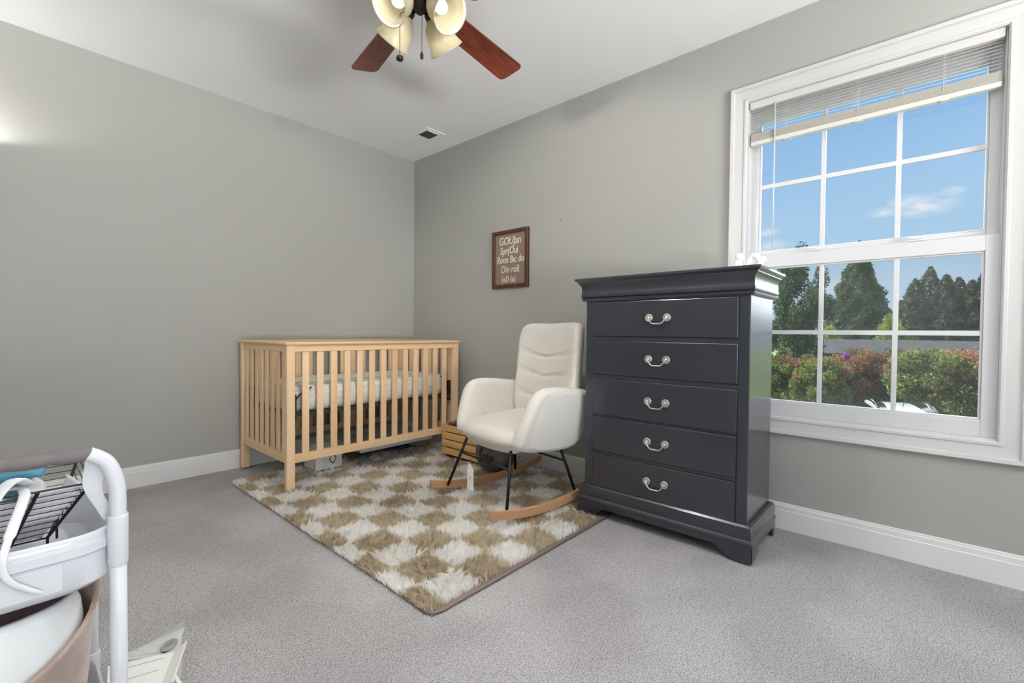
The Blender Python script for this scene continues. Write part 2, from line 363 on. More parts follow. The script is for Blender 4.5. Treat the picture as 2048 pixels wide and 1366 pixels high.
def muntins(par, xm, ys, zs, gy0, gy1, gz0, gz1):
    g = MB()
    for y in ys: g.box(xm-.006, xm+.006, y-.0095, y+.0095, gz0, gz1)
    for z in zs: g.box(xm-.0062, xm+.0062, gy0, gy1, z-.0105, z+.0105)
    g.build('muntin_grid', vinyl_m, par, bevel=.001)
up = sash(-3.915, -2.975, 1.395, 2.232, -3.878, -3.015, 1.44, 2.135, .052, .082, 'upper_sash')
muntins(up, .067, (-3.303, -3.592), (1.79,), -3.878, -3.015, 1.44, 2.135)
MB().box(.0665, .0675, -3.878, -3.015, 1.44, 2.135).build('glass_pane', glass_m, up)
lo = sash(-3.918, -2.972, .582, 1.417, -3.874, -3.012, .652, 1.352, .016, .046, 'lower_sash')
muntins(lo, .031, (-3.310, -3.595), (1.012,), -3.874, -3.012, .652, 1.352)
MB().box(.0305, .0315, -3.874, -3.012, .652, 1.352).build('glass_pane', glass_m, lo)
g = MB(); g.box(.010, .052, WY0+.004, WY0+.010, WZ0, WZ1); g.box(.010, .052, WY1-.010, WY1-.004, WZ0, WZ1); g.box(.046, .10, WY0+.004, WY0+.012, WZ0, WZ1); g.box(.046, .10, WY1-.012, WY1-.004, WZ0, WZ1)
g.box(.0, .10, WY0+.004, WY1-.004, WZ0+.002, WZ0+.010); g.box(.0, .10, WY0+.004, WY1-.004, WZ1-.008, WZ1-.002)
g.build('window_frame', vinyl_m, w, bevel=.001)
sc_ = MB().box(.0905, .0915, -3.90, -2.99, .60, 1.40).build('insect_screen', screen_m, w)
g = MB(); g.box(.086, .096, -3.91, -3.895, .59, 1.41); g.box(.086, .096, -2.995, -2.98, .59, 1.41); g.box(.0861, .0959, -3.895, -2.995, .59, .605); g.box(.0861, .0959, -3.895, -2.995, 1.395, 1.41)
g.build('screen_frame', vinyl_m, w)
g = MB()
for y in (-3.27, -3.66): g.box(.012, .034, y-.03, y+.03, 1.417, 1.425); g.tube([(.02, y-.02, 1.43), (.018, y+.022, 1.431)], .005, 8)
g.build('sash_lock', vinyl_m, w, bevel=.001)
for y in (-3.31, -3.46, -3.65):
    pass
# exterior side of the opening
struct('trim_2', MB().sweep(lambda o, h: [Vector((.12+h, WY0-o, WZ0-o)), Vector((.12+h, WY1+o, WZ0-o)), Vector((.12+h, WY1+o, WZ1+o)), Vector((.12+h, WY0-o, WZ1+o))][::-1], [(.001, -.03), (.001, .02), (.09, .02), (.09, 0)]), trim_m)

# blind
bl = thing('window_blind', (0.02, -3.445, 2.0), 'white horizontal slat blind pulled up to the top of the window', 'window blind')
MB().box(-.004, .030, -3.912, -2.978, 2.197, 2.234).build('headrail', mat('blind_rail', srgb(206, 204, 200), .4), bl, bevel=.002)
g = MB()
nsl = 8
for i in range(nsl):
    z = 2.186-i*.0145
    a = math.radians(16)
    g.hexa([(.001, -3.905, z-.004), (.027, -3.905, z+.004), (.027, -2.985, z+.004), (.001, -2.985, z-.004), (.001, -3.905, z-.0032), (.027, -3.905, z+.0048), (.027, -2.985, z+.0048), (.001, -2.985, z-.0032)])
g.build('slats', blind_m, bl)
g = MB()
for i in range(11):
    z = 2.028+i*.0036
    g.box(.001+.0008*(i % 2), .027, -3.906, -2.984, z, z+.0018)
g.build('slat_stack', mat('blind_stack', srgb(205, 200, 190), .5), bl)
MB().box(.0, .028, -3.906, -2.984, 2.004, 2.026).build('bottom_rail', mat('blind_bottom', srgb(212, 210, 204), .45), bl, bevel=.002)
MB().tube([(-.006, -3.098, 2.205), (-.008, -3.098, 1.46)], .0032, 8).build('tilt_wand', vinyl_m, bl, smooth=True)
for y in (-3.15, -3.445, -3.74):
    g = MB(); g.tube([(.014, y, 2.2), (.014, y, 2.0)], .0012, 6); g.tube([(.0, y+.006, 2.2), (.0, y+.006, 2.03)], .0008, 5); g.box(-.002, .029, y-.014, y+.014, 2.0, 2.006)
    g.build('lift_cord', vinyl_m, bl)

# unseen windows added behind the camera to let fill light in: simple frames
def added_window(name, fn, a0, a1, z0, z1):
    g = MB()
    for (p, q, za, zb) in ((a0-.08, a0, z0-.08, z1+.08), (a1, a1+.08, z0-.08, z1+.08), (a0, a1, z0-.08, z0), (a0, a1, z1, z1+.08), ((a0+a1)/2-.02, (a0+a1)/2+.02, z0, z1), (a0, a1, (z0+z1)/2-.02, (z0+z1)/2+.02)):
        P = fn(p, q); g.box(P[0], P[1], P[2], P[3], za, zb)
    struct(name, g, trim_m)
added_window('added_window_rear', lambda p, q: (p, q, YB, YB+.02), -3.35, -1.35, .65, 2.2)
added_window('added_window_side', lambda p, q: (XL, XL+.02, p, q), -6.0, -4.6, .65, 2.2)

# ------------------------------------------------------------------ ceiling vent
v = thing('ceiling_vent', (-.29, -.53, H), 'white ceiling air register with one dark grille square near the corner', 'air vent')
MB().box(-.385, -.200, -.705, -.355, H-.006, H-.0002).build('frame', ceil_m, v, bevel=.002)
MB().box(-.362, -.245, -.665, -.545, H-.0085, H-.0058).build('grille', grille_m, v)
g = MB()
for k in range(7): g.box(-.362+.0175*k, -.359+.0175*k, -.665, -.545, H-.011, H-.0085)
g.build('grille_fins', mat('vent_fin', srgb(92, 90, 86), .6), v)
g = MB(); g.box(-.374, -.364, -.69, -.535, H-.012, H-.005); g.box(-.364, -.245, -.675, -.665, H-.012, H-.005); g.build('lip', trim_m, v)
# nail and hook
tag(MB().tube([(0, -1.745, 1.807), (-.006, -1.745, 1.807)], .0035, 8).build('nail', grille_m), 'tiny dark nail in the right wall beside the sign', 'nail')

# ------------------------------------------------------------------ crib
def crib():
    X0, X1, Y0, Y1 = -1.538, -.170, -.845, -.047; LW = .05; LY = .038
    c = thing('crib', ((X0+X1)/2, (Y0+Y1)/2, 0), 'natural pine baby crib with vertical slats standing in the corner', 'crib')
    for x in (X0, X1-LW):
        for y in (Y0, Y1-LY):
            MB().box(x, x+LW, y, y+LY, .012, .91).build('leg', pine_m, c, bevel=.003)
    # cap
    P = lambda o, h: [Vector((X0-.006-o, Y0-.006-o, h)), Vector((X1+.006+o, Y0-.006-o, h)), Vector((X1+.006+o, Y1+.006+o, h)), Vector((X0-.006-o, Y1+.006+o, h))]
    g = MB().sweep(P, [(-.048, .909), (0, .909), (.005, .914), (.006, .922), (0, .927), (-.048, .927), (-.048, .909)]); g.build('top_cap', pineh_m, c)
    for y in (Y0+.006, Y1-.034):
        MB().box(X0+LW, X1-LW, y, y+.026, .868, .909).build('top_rail', pineh_m, c, bevel=.002)
        MB().box(X0+LW, X1-LW, y, y+.026, .185, .236).build('bottom_rail', pineh_m, c, bevel=.002)
        for i in range(13):
            x = -1.418+i*.0927
            MB().box(x-.0215, x+.0215, y+.006, y+.019, .236, .868).build('slat', pine_m, c, bevel=.002)
    for x in (X0+.006, X1-.032):
        MB().box(x, x+.026, Y0+LY, Y1-LY, .868, .909).build('top_rail', pineh_m, c, bevel=.002)
        MB().box(x, x+.026, Y0+LY, Y1-LY, .185, .236).build('bottom_rail', pineh_m, c, bevel=.002)
        for i in range(8):
            y = Y0+.085+i*(Y1-Y0-.17)/7
            MB().box(x+.006, x+.019, y-.0215, y+.0215, .236, .868).build('slat', pine_m, c, bevel=.002)
    g = MB(); xa, xb, ya, yb = X0+.04, X1-.04, Y0+.036, Y1-.04
    for (p, q, s_, t_) in ((xa, xb, ya, ya+.02), (xa, xb, yb-.02, yb), (xa, xa+.02, ya+.02, yb-.02), (xb-.02, xb, ya+.02, yb-.02)): g.box(p, q, s_, t_, .463, .487)
    for i in range(7): x = xa+.12+i*.17; g.box(x, x+.05, ya+.02, yb-.02, .466, .480)
    g.build('mattress_support', mat('dark_support', srgb(60, 44, 34), .6), c)
    for (x, y) in ((X0+.045, Y0+.04), (X1-.075, Y0+.04), (X0+.045, Y1-.06), (X1-.075, Y1-.06)):
        MB().box(x, x+.03, y, y+.014, .44, .60).build('support_bracket', black_m, c)
    # mattress lies inside
    g = MB(); ol = rrect(X0+.045, X1-.05, Y0+.045, Y1-.045, .13, 8)
    # denser outline along the long sides so the quilting can ripple
    OL = []
    for i in range(len(ol)):
        a, b_ = ol[i], ol[(i+1) % len(ol)]; d = math.dist(a, b_); k = max(1, int(d/.03))
        for j in range(k): OL.append((a[0]+(b_[0]-a[0])*j/k, a[1]+(b_[1]-a[1])*j/k))
    def fm(a, b_, h):
        rip = .006*math.sin(a*52)*(1 if abs(h) < .05 else .3)
        sg = math.copysign(1, h)
        zz = .568+h+.004*math.sin(a*40)*math.sin(b_*38)*(1 if h > .05 else 0)
        cy = (Y0+Y1)/2; cx = (X0+X1)/2
        return (cx+(a-cx)*(1+rip*.2), cy+(b_-cy)*(1+rip), zz)
    g.pillow(OL, .158, .03, fm, er=8, ir=14)
    m_ = g.build('crib_mattress', matt_m, None, smooth=True); tag(m_, 'off-white quilted mattress lying inside the pine crib', 'mattress')
    g = MB(); g.tube(catmull([(X0+.17, Y0+.043, .64), (X0+.10, Y0+.047, .60), (X0+.062, Y0+.062, .54), (X0+.055, Y0+.09, .49)], 6), .011, 8, flat=.3)
    o = g.build('corner_strap', strap_m, m_, smooth=True)
    g = MB(); g.tube(catmull([(X1-.15, Y0+.043, .642), (X1-.085, Y0+.056, .60), (X1-.062, Y0+.09, .53), (X1-.06, Y0+.12, .49)], 6), .011, 8, flat=.3)
    g.tube(catmull([(X1-.062, Y0+.075, .53), (X1-.05, Y0+.06, .575), (X1-.04, Y0+.05, .60)], 5), .005, 6)
    g.build('corner_strap', strap_m, m_, smooth=True)
crib()

# things under the crib
t_ = thing('storage_box', (-1.15, -.50, .03), 'small white cardboard box with a black ring mark, under the crib', 'box')
MB().box(-1.245, -1.055, -.60, -.42, .03, .18).build('body', carton_m, t_, bevel=.003)
g = MB(); ring = []
for k in range(17):
    a = 2*PI*k/16; ring.append((-1.125+.021*math.cos(a)*(1+.12*math.cos(4*a)), -.602, .098+.03*math.sin(a)*(1+.12*math.cos(4*a))))
g.tube(ring, .0028, 6, cap=False); g.build('ring_mark', ink_m, t_)
g = MB(); g.box(-.92, -.26, -.62, -.22, .095, .135); g.box(-.93, -.25, -.63, -.21, .135, .15)
u_ = g.build('underbed_bin', bin_m, None, bevel=.006); tag(u_, 'long pale blue-grey plastic under-bed bin beneath the crib', 'storage bin')
def crumple(name, x0, x1, y0, y1, h, m, label, cat, seed, z0=.02, nx=46, ny=22, amp=1.0):
    R_ = np.random.default_rng(seed); ph = R_.random((8, 4))*6.28; k_ = R_.random((8, 2))*2-1
    V = []; F = []
    for j in range(ny+1):
        for i in range(nx+1):
            a, b_ = i/nx, j/ny
            e_ = (math.sin(PI*min(max(a, .0), 1))**.5)*(math.sin(PI*b_)**.5) if 0 < a < 1 and 0 < b_ < 1 else 0
            n_ = sum(math.sin(k_[q, 0]*14*a+k_[q, 1]*10*b_+ph[q, 0])*.5 for q in range(8))/4
            wob = .012*math.sin(a*21+ph[0, 1])
            V.append((x0+(x1-x0)*a, y0+(y1-y0)*b_+wob, z0+h*e_*(.75+.5*n_*amp)))
    for j in range(ny):
        for i in range(nx):
            a = j*(nx+1)+i; F.append((a, a+1, a+nx+2, a+nx+1))
    g = MB(); g.v = V; g._f(F); o = g.build(name, m, None, smooth=True)
    return tag(o, label, cat)
crumple('blanket', -.98, -.34, -.72, -.34, .065, fabgrey_m, 'crumpled dark grey blanket on the rug under the crib', 'blanket', 5, z0=.02)

# ------------------------------------------------------------------ wooden crate beside the crib
c = thing('wooden_crate', (-.22, -1.09, 0), 'light pine slatted crate between the crib and the rocking chair', 'crate')
cx0, cx1, cy0, cy1 = -.365, -.08, -1.33, -.875
for k in range(4):
    z = .045+k*.059; hh = .049
    MB().box(cx0, cx0+.01, cy0, cy1, z, z+hh).build('side_board', crate_m, c, bevel=.0015)
    MB().box(cx1-.01, cx1, cy0, cy1, z, z+hh).build('side_board', crate_m, c, bevel=.0015)
for y in (cy0, cy1-.012): MB().box(cx0+.0101, cx1-.0101, y, y+.012, .045, .271).build('end_panel', crate_m, c, bevel=.002)
for (x, y) in ((cx0+.011, cy0+.013), (cx0+.011, cy1-.03), (cx1-.028, cy0+.013), (cx1-.028, cy1-.03)): MB().box(x, x+.016, y, y+.016, .035, .265).build('corner_post', crate_m, c)
MB().box(cx0+.012, cx1-.012, cy0+.013, cy1-.013, .04, .048).build('bottom_board', crate_m, c)
for i, (dx_, dy_, dz_, lb) in enumerate(((.045, .065, .262, 'nearest the crib leg'), (.115, .060, .266, 'second from the crib leg'), (.055, .145, .262, 'behind the first, by the chair arm'), (.135, .140, .270, 'highest of the four'))):
    x = cx0+dx_; y = cy1-dy_
    g = MB(); pr = []
    for k in range(9):
        a = k/8; pr.append((.031*math.sin(PI*min(a*1.05, 1))**.7*(1 if k % 2 else .82)+.001, -.035+.075*a))
    R_ = Matrix.Rotation(random.uniform(.8, 1.5), 3, 'X') @ Matrix.Rotation(random.uniform(0, 6), 3, 'Z')
    g.lathe(pr, (x, y, dz_), n=12, R=R_)
    o = g.build('pine_cone', cone_m, None, smooth=False); tag(o, 'brown pine cone in the wooden crate, '+lb, 'pine cone', 'pine cones heaped in the wooden crate')
g = MB(); g.box(cx0+.02, cx1-.02, cy0+.02, cy1-.02, .05, .235); tag(g.build('brown_parcel', mat('kraft_paper', srgb(120, 88, 62), .8), None, bevel=.01), 'brown paper parcel filling the wooden crate under the pine cones', 'parcel')

# round bag / pouf under the chair
b_ = thing('round_bag', (-.40, -1.46, .03), 'round taupe leather bag with black marks under the rocking chair', 'bag')
R_ = Matrix.Rotation(math.radians(62), 3, Vector((.35, -1, 0)).normalized())
MB().lathe([(.001, -.075), (.09, -.072), (.135, -.05), (.150, -.01), (.150, .03), (.135, .06), (.09, .078), (.001, .082)], (-.36, -1.47, .165), n=32, R=Matrix.Rotation(math.radians(-68), 3, 'Y') @ Matrix.Rotation(.3, 3, 'X')).build('body', bag_m, b_, smooth=True)
BR = Matrix.Rotation(math.radians(-68), 3, 'Y') @ Matrix.Rotation(.3, 3, 'X'); BC = Vector((-.36, -1.47, .165))
bp_ = lambda a, b2, h=.084: BR @ Vector((a, b2, h))+BC
g = MB()
for (a, b2) in ((-.07, -.02), (-.07, .0), (-.07, .02), (-.07, .045)): g.tube([bp_(a-.012, b2), bp_(a+.018, b2)], .004, 6)
g.tube([bp_(-.05, -.035), bp_(-.05, .06)], .003, 6); g.tube([bp_(-.09, -.035), bp_(-.09, .06)], .003, 6)
g.tube([bp_(.02, .07), bp_(-.04, .085), bp_(-.10, .06)], .0035, 6); g.tube(catmull([bp_(.05, .02), bp_(.07, -.02), bp_(.05, -.05)], 6), .0025, 6)
g.build('black_marks', ink_m, b_)
g = MB(); g.tube([bp_(-.055, .085, .07), bp_(-.08, .075, .07)], .014, 8, flat=.3); g.build('yellow_patch', mat('mustard_patch', srgb(150, 120, 50), .7), b_)

# ------------------------------------------------------------------ framed sign
s_ = thing('framed_sign', (-.01, -1.264, 1.35), 'small brown-framed letter sign hanging on the right wall', 'framed sign')
g = MB().sweep(lambda o, h: [Vector((-h, -1.452-o+.012, 1.362-o)), Vector((-h, -1.078+o-.012, 1.362-o)), Vector((-h, -1.078+o-.012, 1.788+o)), Vector((-h, -1.452-o+.012, 1.788+o))], [(-.016, .008), (-.016, .022), (-.010, .026), (.008, .026), (.012, .022), (.012, .0)])
g.build('frame', walnut_m, s_)
MB().box(-.011, -.001, -1.458+.02, -1.072-.02, 1.36, 1.79).build('board', taupe_m, s_)
def text(body, size, loc, rot, m, parent, name='lettering', ext=.001, shear=0, sx=1, bold=0):
    cu = bpy.data.curves.new(name, 'FONT'); cu.body = body; cu.size = size; cu.extrude = ext; cu.shear = shear; cu.align_x = 'CENTER'; cu.offset = bold; cu.resolution_u = 3
    o = bpy.data.objects.new('tmp_text', cu); COL.objects.link(o); dg = bpy.context.evaluated_depsgraph_get(); me = bpy.data.meshes.new_from_object(o.evaluated_get(dg)); bpy.data.objects.remove(o)
    me.materials.clear(); me.materials.append(m); T = Matrix.Translation(loc) @ rot.to_4x4() @ Matrix.Diagonal((sx, 1, 1, 1))
    me.transform(mw(parent).inverted() @ T); q = bpy.data.objects.new(name, me); COL.objects.link(q); q.parent = parent; return q
RX = Matrix(((0, 0, -1), (-1, 0, 0), (0, 1, 0)))      # text facing -x, reading towards -y
for i, (tx, sz, sxx, dy) in enumerate((('GOUJan', .088, .78, 0), ('Spr(Oui', .082, .72, .01), ('Roon Be: do', .078, .72, -.004), ('Din roli', .078, .78, -.004), ('(oD (o)', .07, .7, .012))):
    text(tx, sz, (-.0125, -1.262+dy, 1.688-i*.0735+(.004 if i == 2 else 0)), RX, letter_m, s_, sx=sxx, shear=.12, bold=.0002)

# ------------------------------------------------------------------ dresser
def dresser():
    d = thing('dresser', (-.33, -2.717, 0), 'tall dark charcoal five-drawer dresser standing before the window wall', 'dresser')
    xf, xb, yl, yr = -.520, -.135, -2.300, -3.133
    MB().box(xf, xb, yr, yl, .15, 1.185).build('body', navy_m, d, bevel=.004)
    # open U-shaped moulding path: back-left, front-left, front-right, back-right
    P = lambda o, z: [Vector((xb+min(o,.02), yl+o, z)), Vector((xf-o, yl+o, z)), Vector((xf-o, yr-o, z)), Vector((xb+min(o,.02), yr-o, z))]
    pr = [(-.01, 1.172), (.012, 1.172), (.018, 1.178), (.019, 1.186), (.014, 1.191), (.020, 1.193), (.022, 1.20), (.019, 1.215), (.019, 1.240), (.023, 1.256), (.033, 1.268), (.033, 1.272), (.045, 1.281), (.048, 1.283), (.048, 1.293), (.044, 1.295), (-.01, 1.295)]
    g = MB().sweep(P, pr); g.build('crown_top', navy_m, d, auto=35)
    MB().box(xf+.0, xb+.0, yr+.0, yl-.0, 1.18, 1.2945).build('top_board', navy_m, d)
    pb = [(-.01, .166), (.010, .166), (.018, .158), (.018, .152), (.021, .147), (.024, .125), (.022, .105), (.028, .095), (.030, .088), (.026, .083), (.026, .078), (-.01, .078)]
    MB().sweep(P, pb).build('base_moulding', navy_m, d, auto=35)
    # skirts with bracket feet
    def skirt(L_):
        q = [(0, .006), (.085, .006), (.10, .018), (.125, .026), (.14, .045), (.165, .055)]
        return q+[(L_-a, z) for a, z in q[::-1]]+[(L_, .08), (0, .08)]
    Lf = yl-yr+.052
    MB().prism(skirt(Lf), lambda a, z, t: (xf-.026+t, yl+.026-a, z), 0, .02).build('front_skirt', navy_m, d, bevel=.002)
    q = [(0, .006), (.07, .006), (.085, .018), (.105, .03), (.12, .05)]
    Ls = xb-xf+.046
    for yy in (yl+.006, yr-.026):
        q2 = q+[(Ls-a, z) for a, z in ((.055, .05), (.05, .035), (.045, .02), (.04, .006), (0, .006))]+[(Ls, .08), (0, .08)]
        MB().prism(q2, lambda a, z, t, yy=yy: (xf-.026+a+.0003, yy+t, z), 0, .02).build('side_skirt', navy_m, d, bevel=.002)
    zz = [(.983, 1.165), (.779, .957), (.560, .753), (.362, .546), (.166, .343)]
    for (z0, z1) in zz:
        MB().box(xf-.0012, xf+.01, -3.0885, -2.3485, z0-.0035, z1+.0035).build('drawer_gap', gap_m, d)
        dr = MB().box(xf-.0075, xf+.02, -3.085, -2.352, z0, z1).build('drawer', navy_m, d, bevel=.003)
        zc = (z0+z1)/2+.003; yc = -2.716
        g = MB(); xr = xf-.0075
        for yy in (yc-.046, yc+.046):
            g.lathe([(.0002, .0095), (.004, .0095), (.006, .007), (.0135, .0055), (.015, .007), (.0185, .006), (.0198, .003), (.0198, 0)][::-1], (xr, yy, zc), n=20, R=Matrix.Rotation(-PI/2, 3, 'Y'))
            g.tube([(xr, yy, zc), (xr-.016, yy, zc)], .004, 8)
        s = .046
        pts = catmull([(xr-.014, yc-s, zc), (xr-.016, yc-s+.003, zc-.008), (xr-.018, yc-s+.016, zc-.024), (xr-.019, yc-.018, zc-.030), (xr-.019, yc, zc-.030), (xr-.019, yc+.018, zc-.030), (xr-.018, yc+s-.016, zc-.024), (xr-.016, yc+s-.003, zc-.008), (xr-.014, yc+s, zc)], 5)
        g.tube(pts, .0034, 8)
        g.build('bail_handle', silver_m, dr, smooth=True)
dresser()
# white ceramics on the dresser
f1 = thing('ceramic_figurine', (-.17, -2.98, 1.295), 'white ceramic figurine with a round head, left one on the dresser', 'figurine')
def figurine(x, y, root, tall):
    z0 = 1.2955
    MB().lathe([(.001, 0), (.026, 0), (.027, .01), (.021, .05), (.019, .075), (.012, .084), (.001, .086)], (x, y, z0), n=20).build('body', china_m, root, smooth=True)
    MB().lathe([(.001, 0), (.014, .004), (.021, .016), (.021, .028), (.013, .040), (.001, .043)], (x+.002, y-.006, z0+.074), n=18).build('head', china_m, root, smooth=True)
figurine(-.17, -2.98, f1, 1)
f2 = thing('ceramic_ornament', (-.17, -3.055, 1.295), 'white two-legged ceramic ornament, right one on the dresser', 'ornament')
g = MB()
g.tube(catmull([(-.17, -3.022, 1.2965), (-.17, -3.026, 1.34), (-.17, -3.038, 1.378), (-.17, -3.056, 1.392), (-.17, -3.074, 1.378), (-.17, -3.084, 1.34), (-.17, -3.086, 1.2965)], 5), [.012]*13+[.015]*8+[.016]*10, 12)
g.build('arch', china_m, f2, smooth=True)
MB().lathe([(.001, -.016), (.012, -.011), (.017, 0), (.012, .012), (.001, .016)], (-.17, -3.094, 1.37), n=16).build('knob', china_m, f2, smooth=True)
g = MB().box(-.176, -.166, -3.07, -3.04, 1.2965, 1.345); g.build('grey_inset', mat('grey_glaze', srgb(160, 155, 165), .4), f2)

# ------------------------------------------------------------------ rocking chair
def chair():
    ang = math.radians(171.13)
    c = thing('rocking_chair', (-.727, -1.886, 0), 'cream boucle wingback rocking chair on wooden rockers, left of the dresser', 'rocking chair', rotz=ang)
    # local x = forward, local y = chair's left (image: near side);  v_far in notes = -y
    B = lambda g, n, m, **k: g.build(n, m, c, world=False, **k)
    def rz(t): return .030+.309*(t+.074)**2
    for s in (-1, 1):
        us = [-.54+i*.86/30 for i in range(31)]
        poly = [(t, rz(t)) for t in us]+[(t, rz(t)+.044) for t in us[::-1]]
        yc = lambda t: s*(.293+.03*t)
        MB().prism(poly, lambda a, z, t: (a, yc(a)+t, z), -.011, .011).build('rocker', rocker_m, c, world=False, bevel=.002)
    legs = {}
    for s in (-1, 1):
        ft = Vector((.212, s*.283, .075)); tp = Vector((.115, s*.20, .40)); rf = Vector((-.305, s*.270, .085)); rt = Vector((-.235, s*.20, .37))
        B(MB().tube([ft, tp], .0085, 12), 'leg', black_m, smooth=True); B(MB().tube([rf, rt], .0085, 12), 'leg', black_m, smooth=True)
        legs[s] = (ft, tp, rf, rt)
    def lerp(a, b_, t): return a+(b_-a)*t
    B(MB().tube([lerp(legs[-1][0], legs[-1][1], .62), lerp(legs[1][0], legs[1][1], .62)], .006, 10), 'stretcher', black_m, smooth=True)
    B(MB().tube([lerp(legs[-1][2], legs[-1][3], .60), lerp(legs[1][2], legs[1][3], .60)], .006, 10), 'stretcher', black_m, smooth=True)
    for s in (-1, 1): B(MB().tube([legs[s][1], legs[s][3]], .008, 8), 'seat_rail', black_m, smooth=True)
    # screws
    for s in (-1, 1):
        g = MB().tube([(.206, s*(.2985+.0115), .071), (.206, s*(.2985+.014), .071)], .006, 10); B(g, 'screw', silver_m)
    # seat cushion
    ol = smooth_loop([(.165, -.23), (.185, 0), (.165, .23), (.12, .272), (-.10, .262), (-.37, .215), (-.385, 0), (-.37, -.215), (-.10, -.262), (.12, -.272)], 3)
    def fs(a, b_, h):
        droop = max(0, a-.06)*.30
        crown = .018*(1-(b_/.3)**2) if h > 0 else 0
        return (a-(.02 if h < 0 else 0)*(a > .1), b_*(1 if h > 0 else .93), .408+(a-.17)*(-.085)+h*(1.0 if h > 0 else 1.15)-droop*.35+crown)
    B(MB().pillow(ol, .105, .05, fs, er=7, ir=12), 'seat', boucle_m, smooth=True)
    # backrest: gently wrapped panel, leaning back, with V-shaped quilting seams
    pts = [(-.225, .40), (.250, .40), (.285, .60), (.287, .80), (.290, 1.0), (.262, 1.06), (.15, 1.064), (.015, 1.056), (-.13, 1.06), (-.225, 1.058), (-.262, 1.0), (-.262, .80), (-.258, .60)]
    ol = smooth_loop(pts, 3)
    def seam(b_, z, h):
        if h <= .01: return 0
        dd = 0
        for z0 in (.62, .755, .875):
            zz = z0+abs(b_)*.16-.03; dd += math.exp(-((z-zz)/.010)**2)
        return .012*dd*(1 if abs(b_) < .22 else .3)
    def fb(b_, z, h):
        lean = -.318-(z-.40)*.085-.04*max(0, z-.85)
        wrap = .55*max(0, abs(b_)-.08)**2*1.6
        return (lean+wrap+h-seam(b_, z, h)+.018*math.exp(-((z-.56)/.12)**2)*(h > 0), b_, z)
    B(MB().pillow(ol, .085, .042, fb, er=7, ir=60), 'backrest', boucle_m, smooth=True)
    # arms: rounded panels flaring outward, boucle inside, smooth outside
    for s in (-1, 1):
        P = [(.150, .372), (.155, .45), (.115, .56), (.075, .655), (.02, .700), (-.07, .706), (-.20, .694), (-.36, .672), (-.42, .64), (-.415, .52), (-.36, .39), (-.30, .335), (-.12, .338)]
        ol = smooth_loop(P[::-1], 3)
        ol = ol[::-1] if s < 0 else ol
        ol = ol if s < 0 else ol
        def fa(a, z, h, s=s):
            t_ = (z-.34)/.36
            y = .262+.052*math.sin(max(0, min(1, t_))*PI/2)
            y -= .10*max(0, -a-.12)**1.2*1.3          # arms close in towards the back
            y -= .30*max(0, a-.03)**1.5
            return (a, s*(y+h*(1 if True else 1)), z)
        o_ = [p for p in (ol if s < 0 else ol)]
        # orientation: outline must run counter-clockwise for an inward offset
        A = sum(o_[i][0]*o_[(i+1) % len(o_)][1]-o_[(i+1) % len(o_)][0]*o_[i][1] for i in range(len(o_)))
        if A < 0: o_ = o_[::-1]
        B(MB().pillow(o_, .078, .038, fa, er=7, ir=12), 'armrest', boucle_m, smooth=True)
        P2 = smooth_loop([(.100, .385), (.070, .52), (.035, .62), (-.02, .668), (-.10, .676), (-.22, .666), (-.375, .640), (-.385, .52), (-.34, .40), (-.285, .358), (-.12, .360)][::-1], 3)
        A2 = sum(P2[i][0]*P2[(i+1) % len(P2)][1]-P2[(i+1) % len(P2)][0]*P2[i][1] for i in range(len(P2)))
        if A2 < 0: P2 = P2[::-1]
        sp_ = B(MB().pillow(P2, .005, .0025, lambda a, z, h, s=s: fa(a, z, h+.0369, s), er=3, ir=12), 'side_panel', smooth_fab_m, smooth=True); sp_['label'] = 'smooth cream outer arm panel'
    # under-seat shell
    ol = smooth_loop([(.10, -.20), (.10, .20), (-.33, .20), (-.33, -.20)], 3)
    B(MB().pillow(ol, .05, .02, lambda a, b_, h: (a, b_, .372+(a)*(.06)+h), er=4, ir=4), 'seat_base', smooth_fab_m, smooth=True)
    # paper tag hung from the front stretcher
    g = MB(); x = .158
    def tg(a, b_, t): return (x+.012+t+.06*(b_-.2)**2, a, b_)
    g.prism([(-.072, .085), (-.136, .085), (-.138, .205), (-.114, .242), (-.088, .222), (-.074, .205)], tg, 0, .0012)
    ht = g.build('hang_tag', tagp_m, c, world=False); ht['label'] = 'white paper hang tag'
    MB().tube([(x+.012, -.108, .225), (x+.004, -.112, .27)], .001, 5).build('tag_string', ink_m, ht, world=False)
    g = MB(); g.tube([(x+.0135, -.108, .165), (x+.0135, -.102, .160), (x+.0135, -.107, .152), (x+.0135, -.103, .146)], .0015, 5); g.build('tag_print', ink_m, ht, world=False)
    return c
chair()

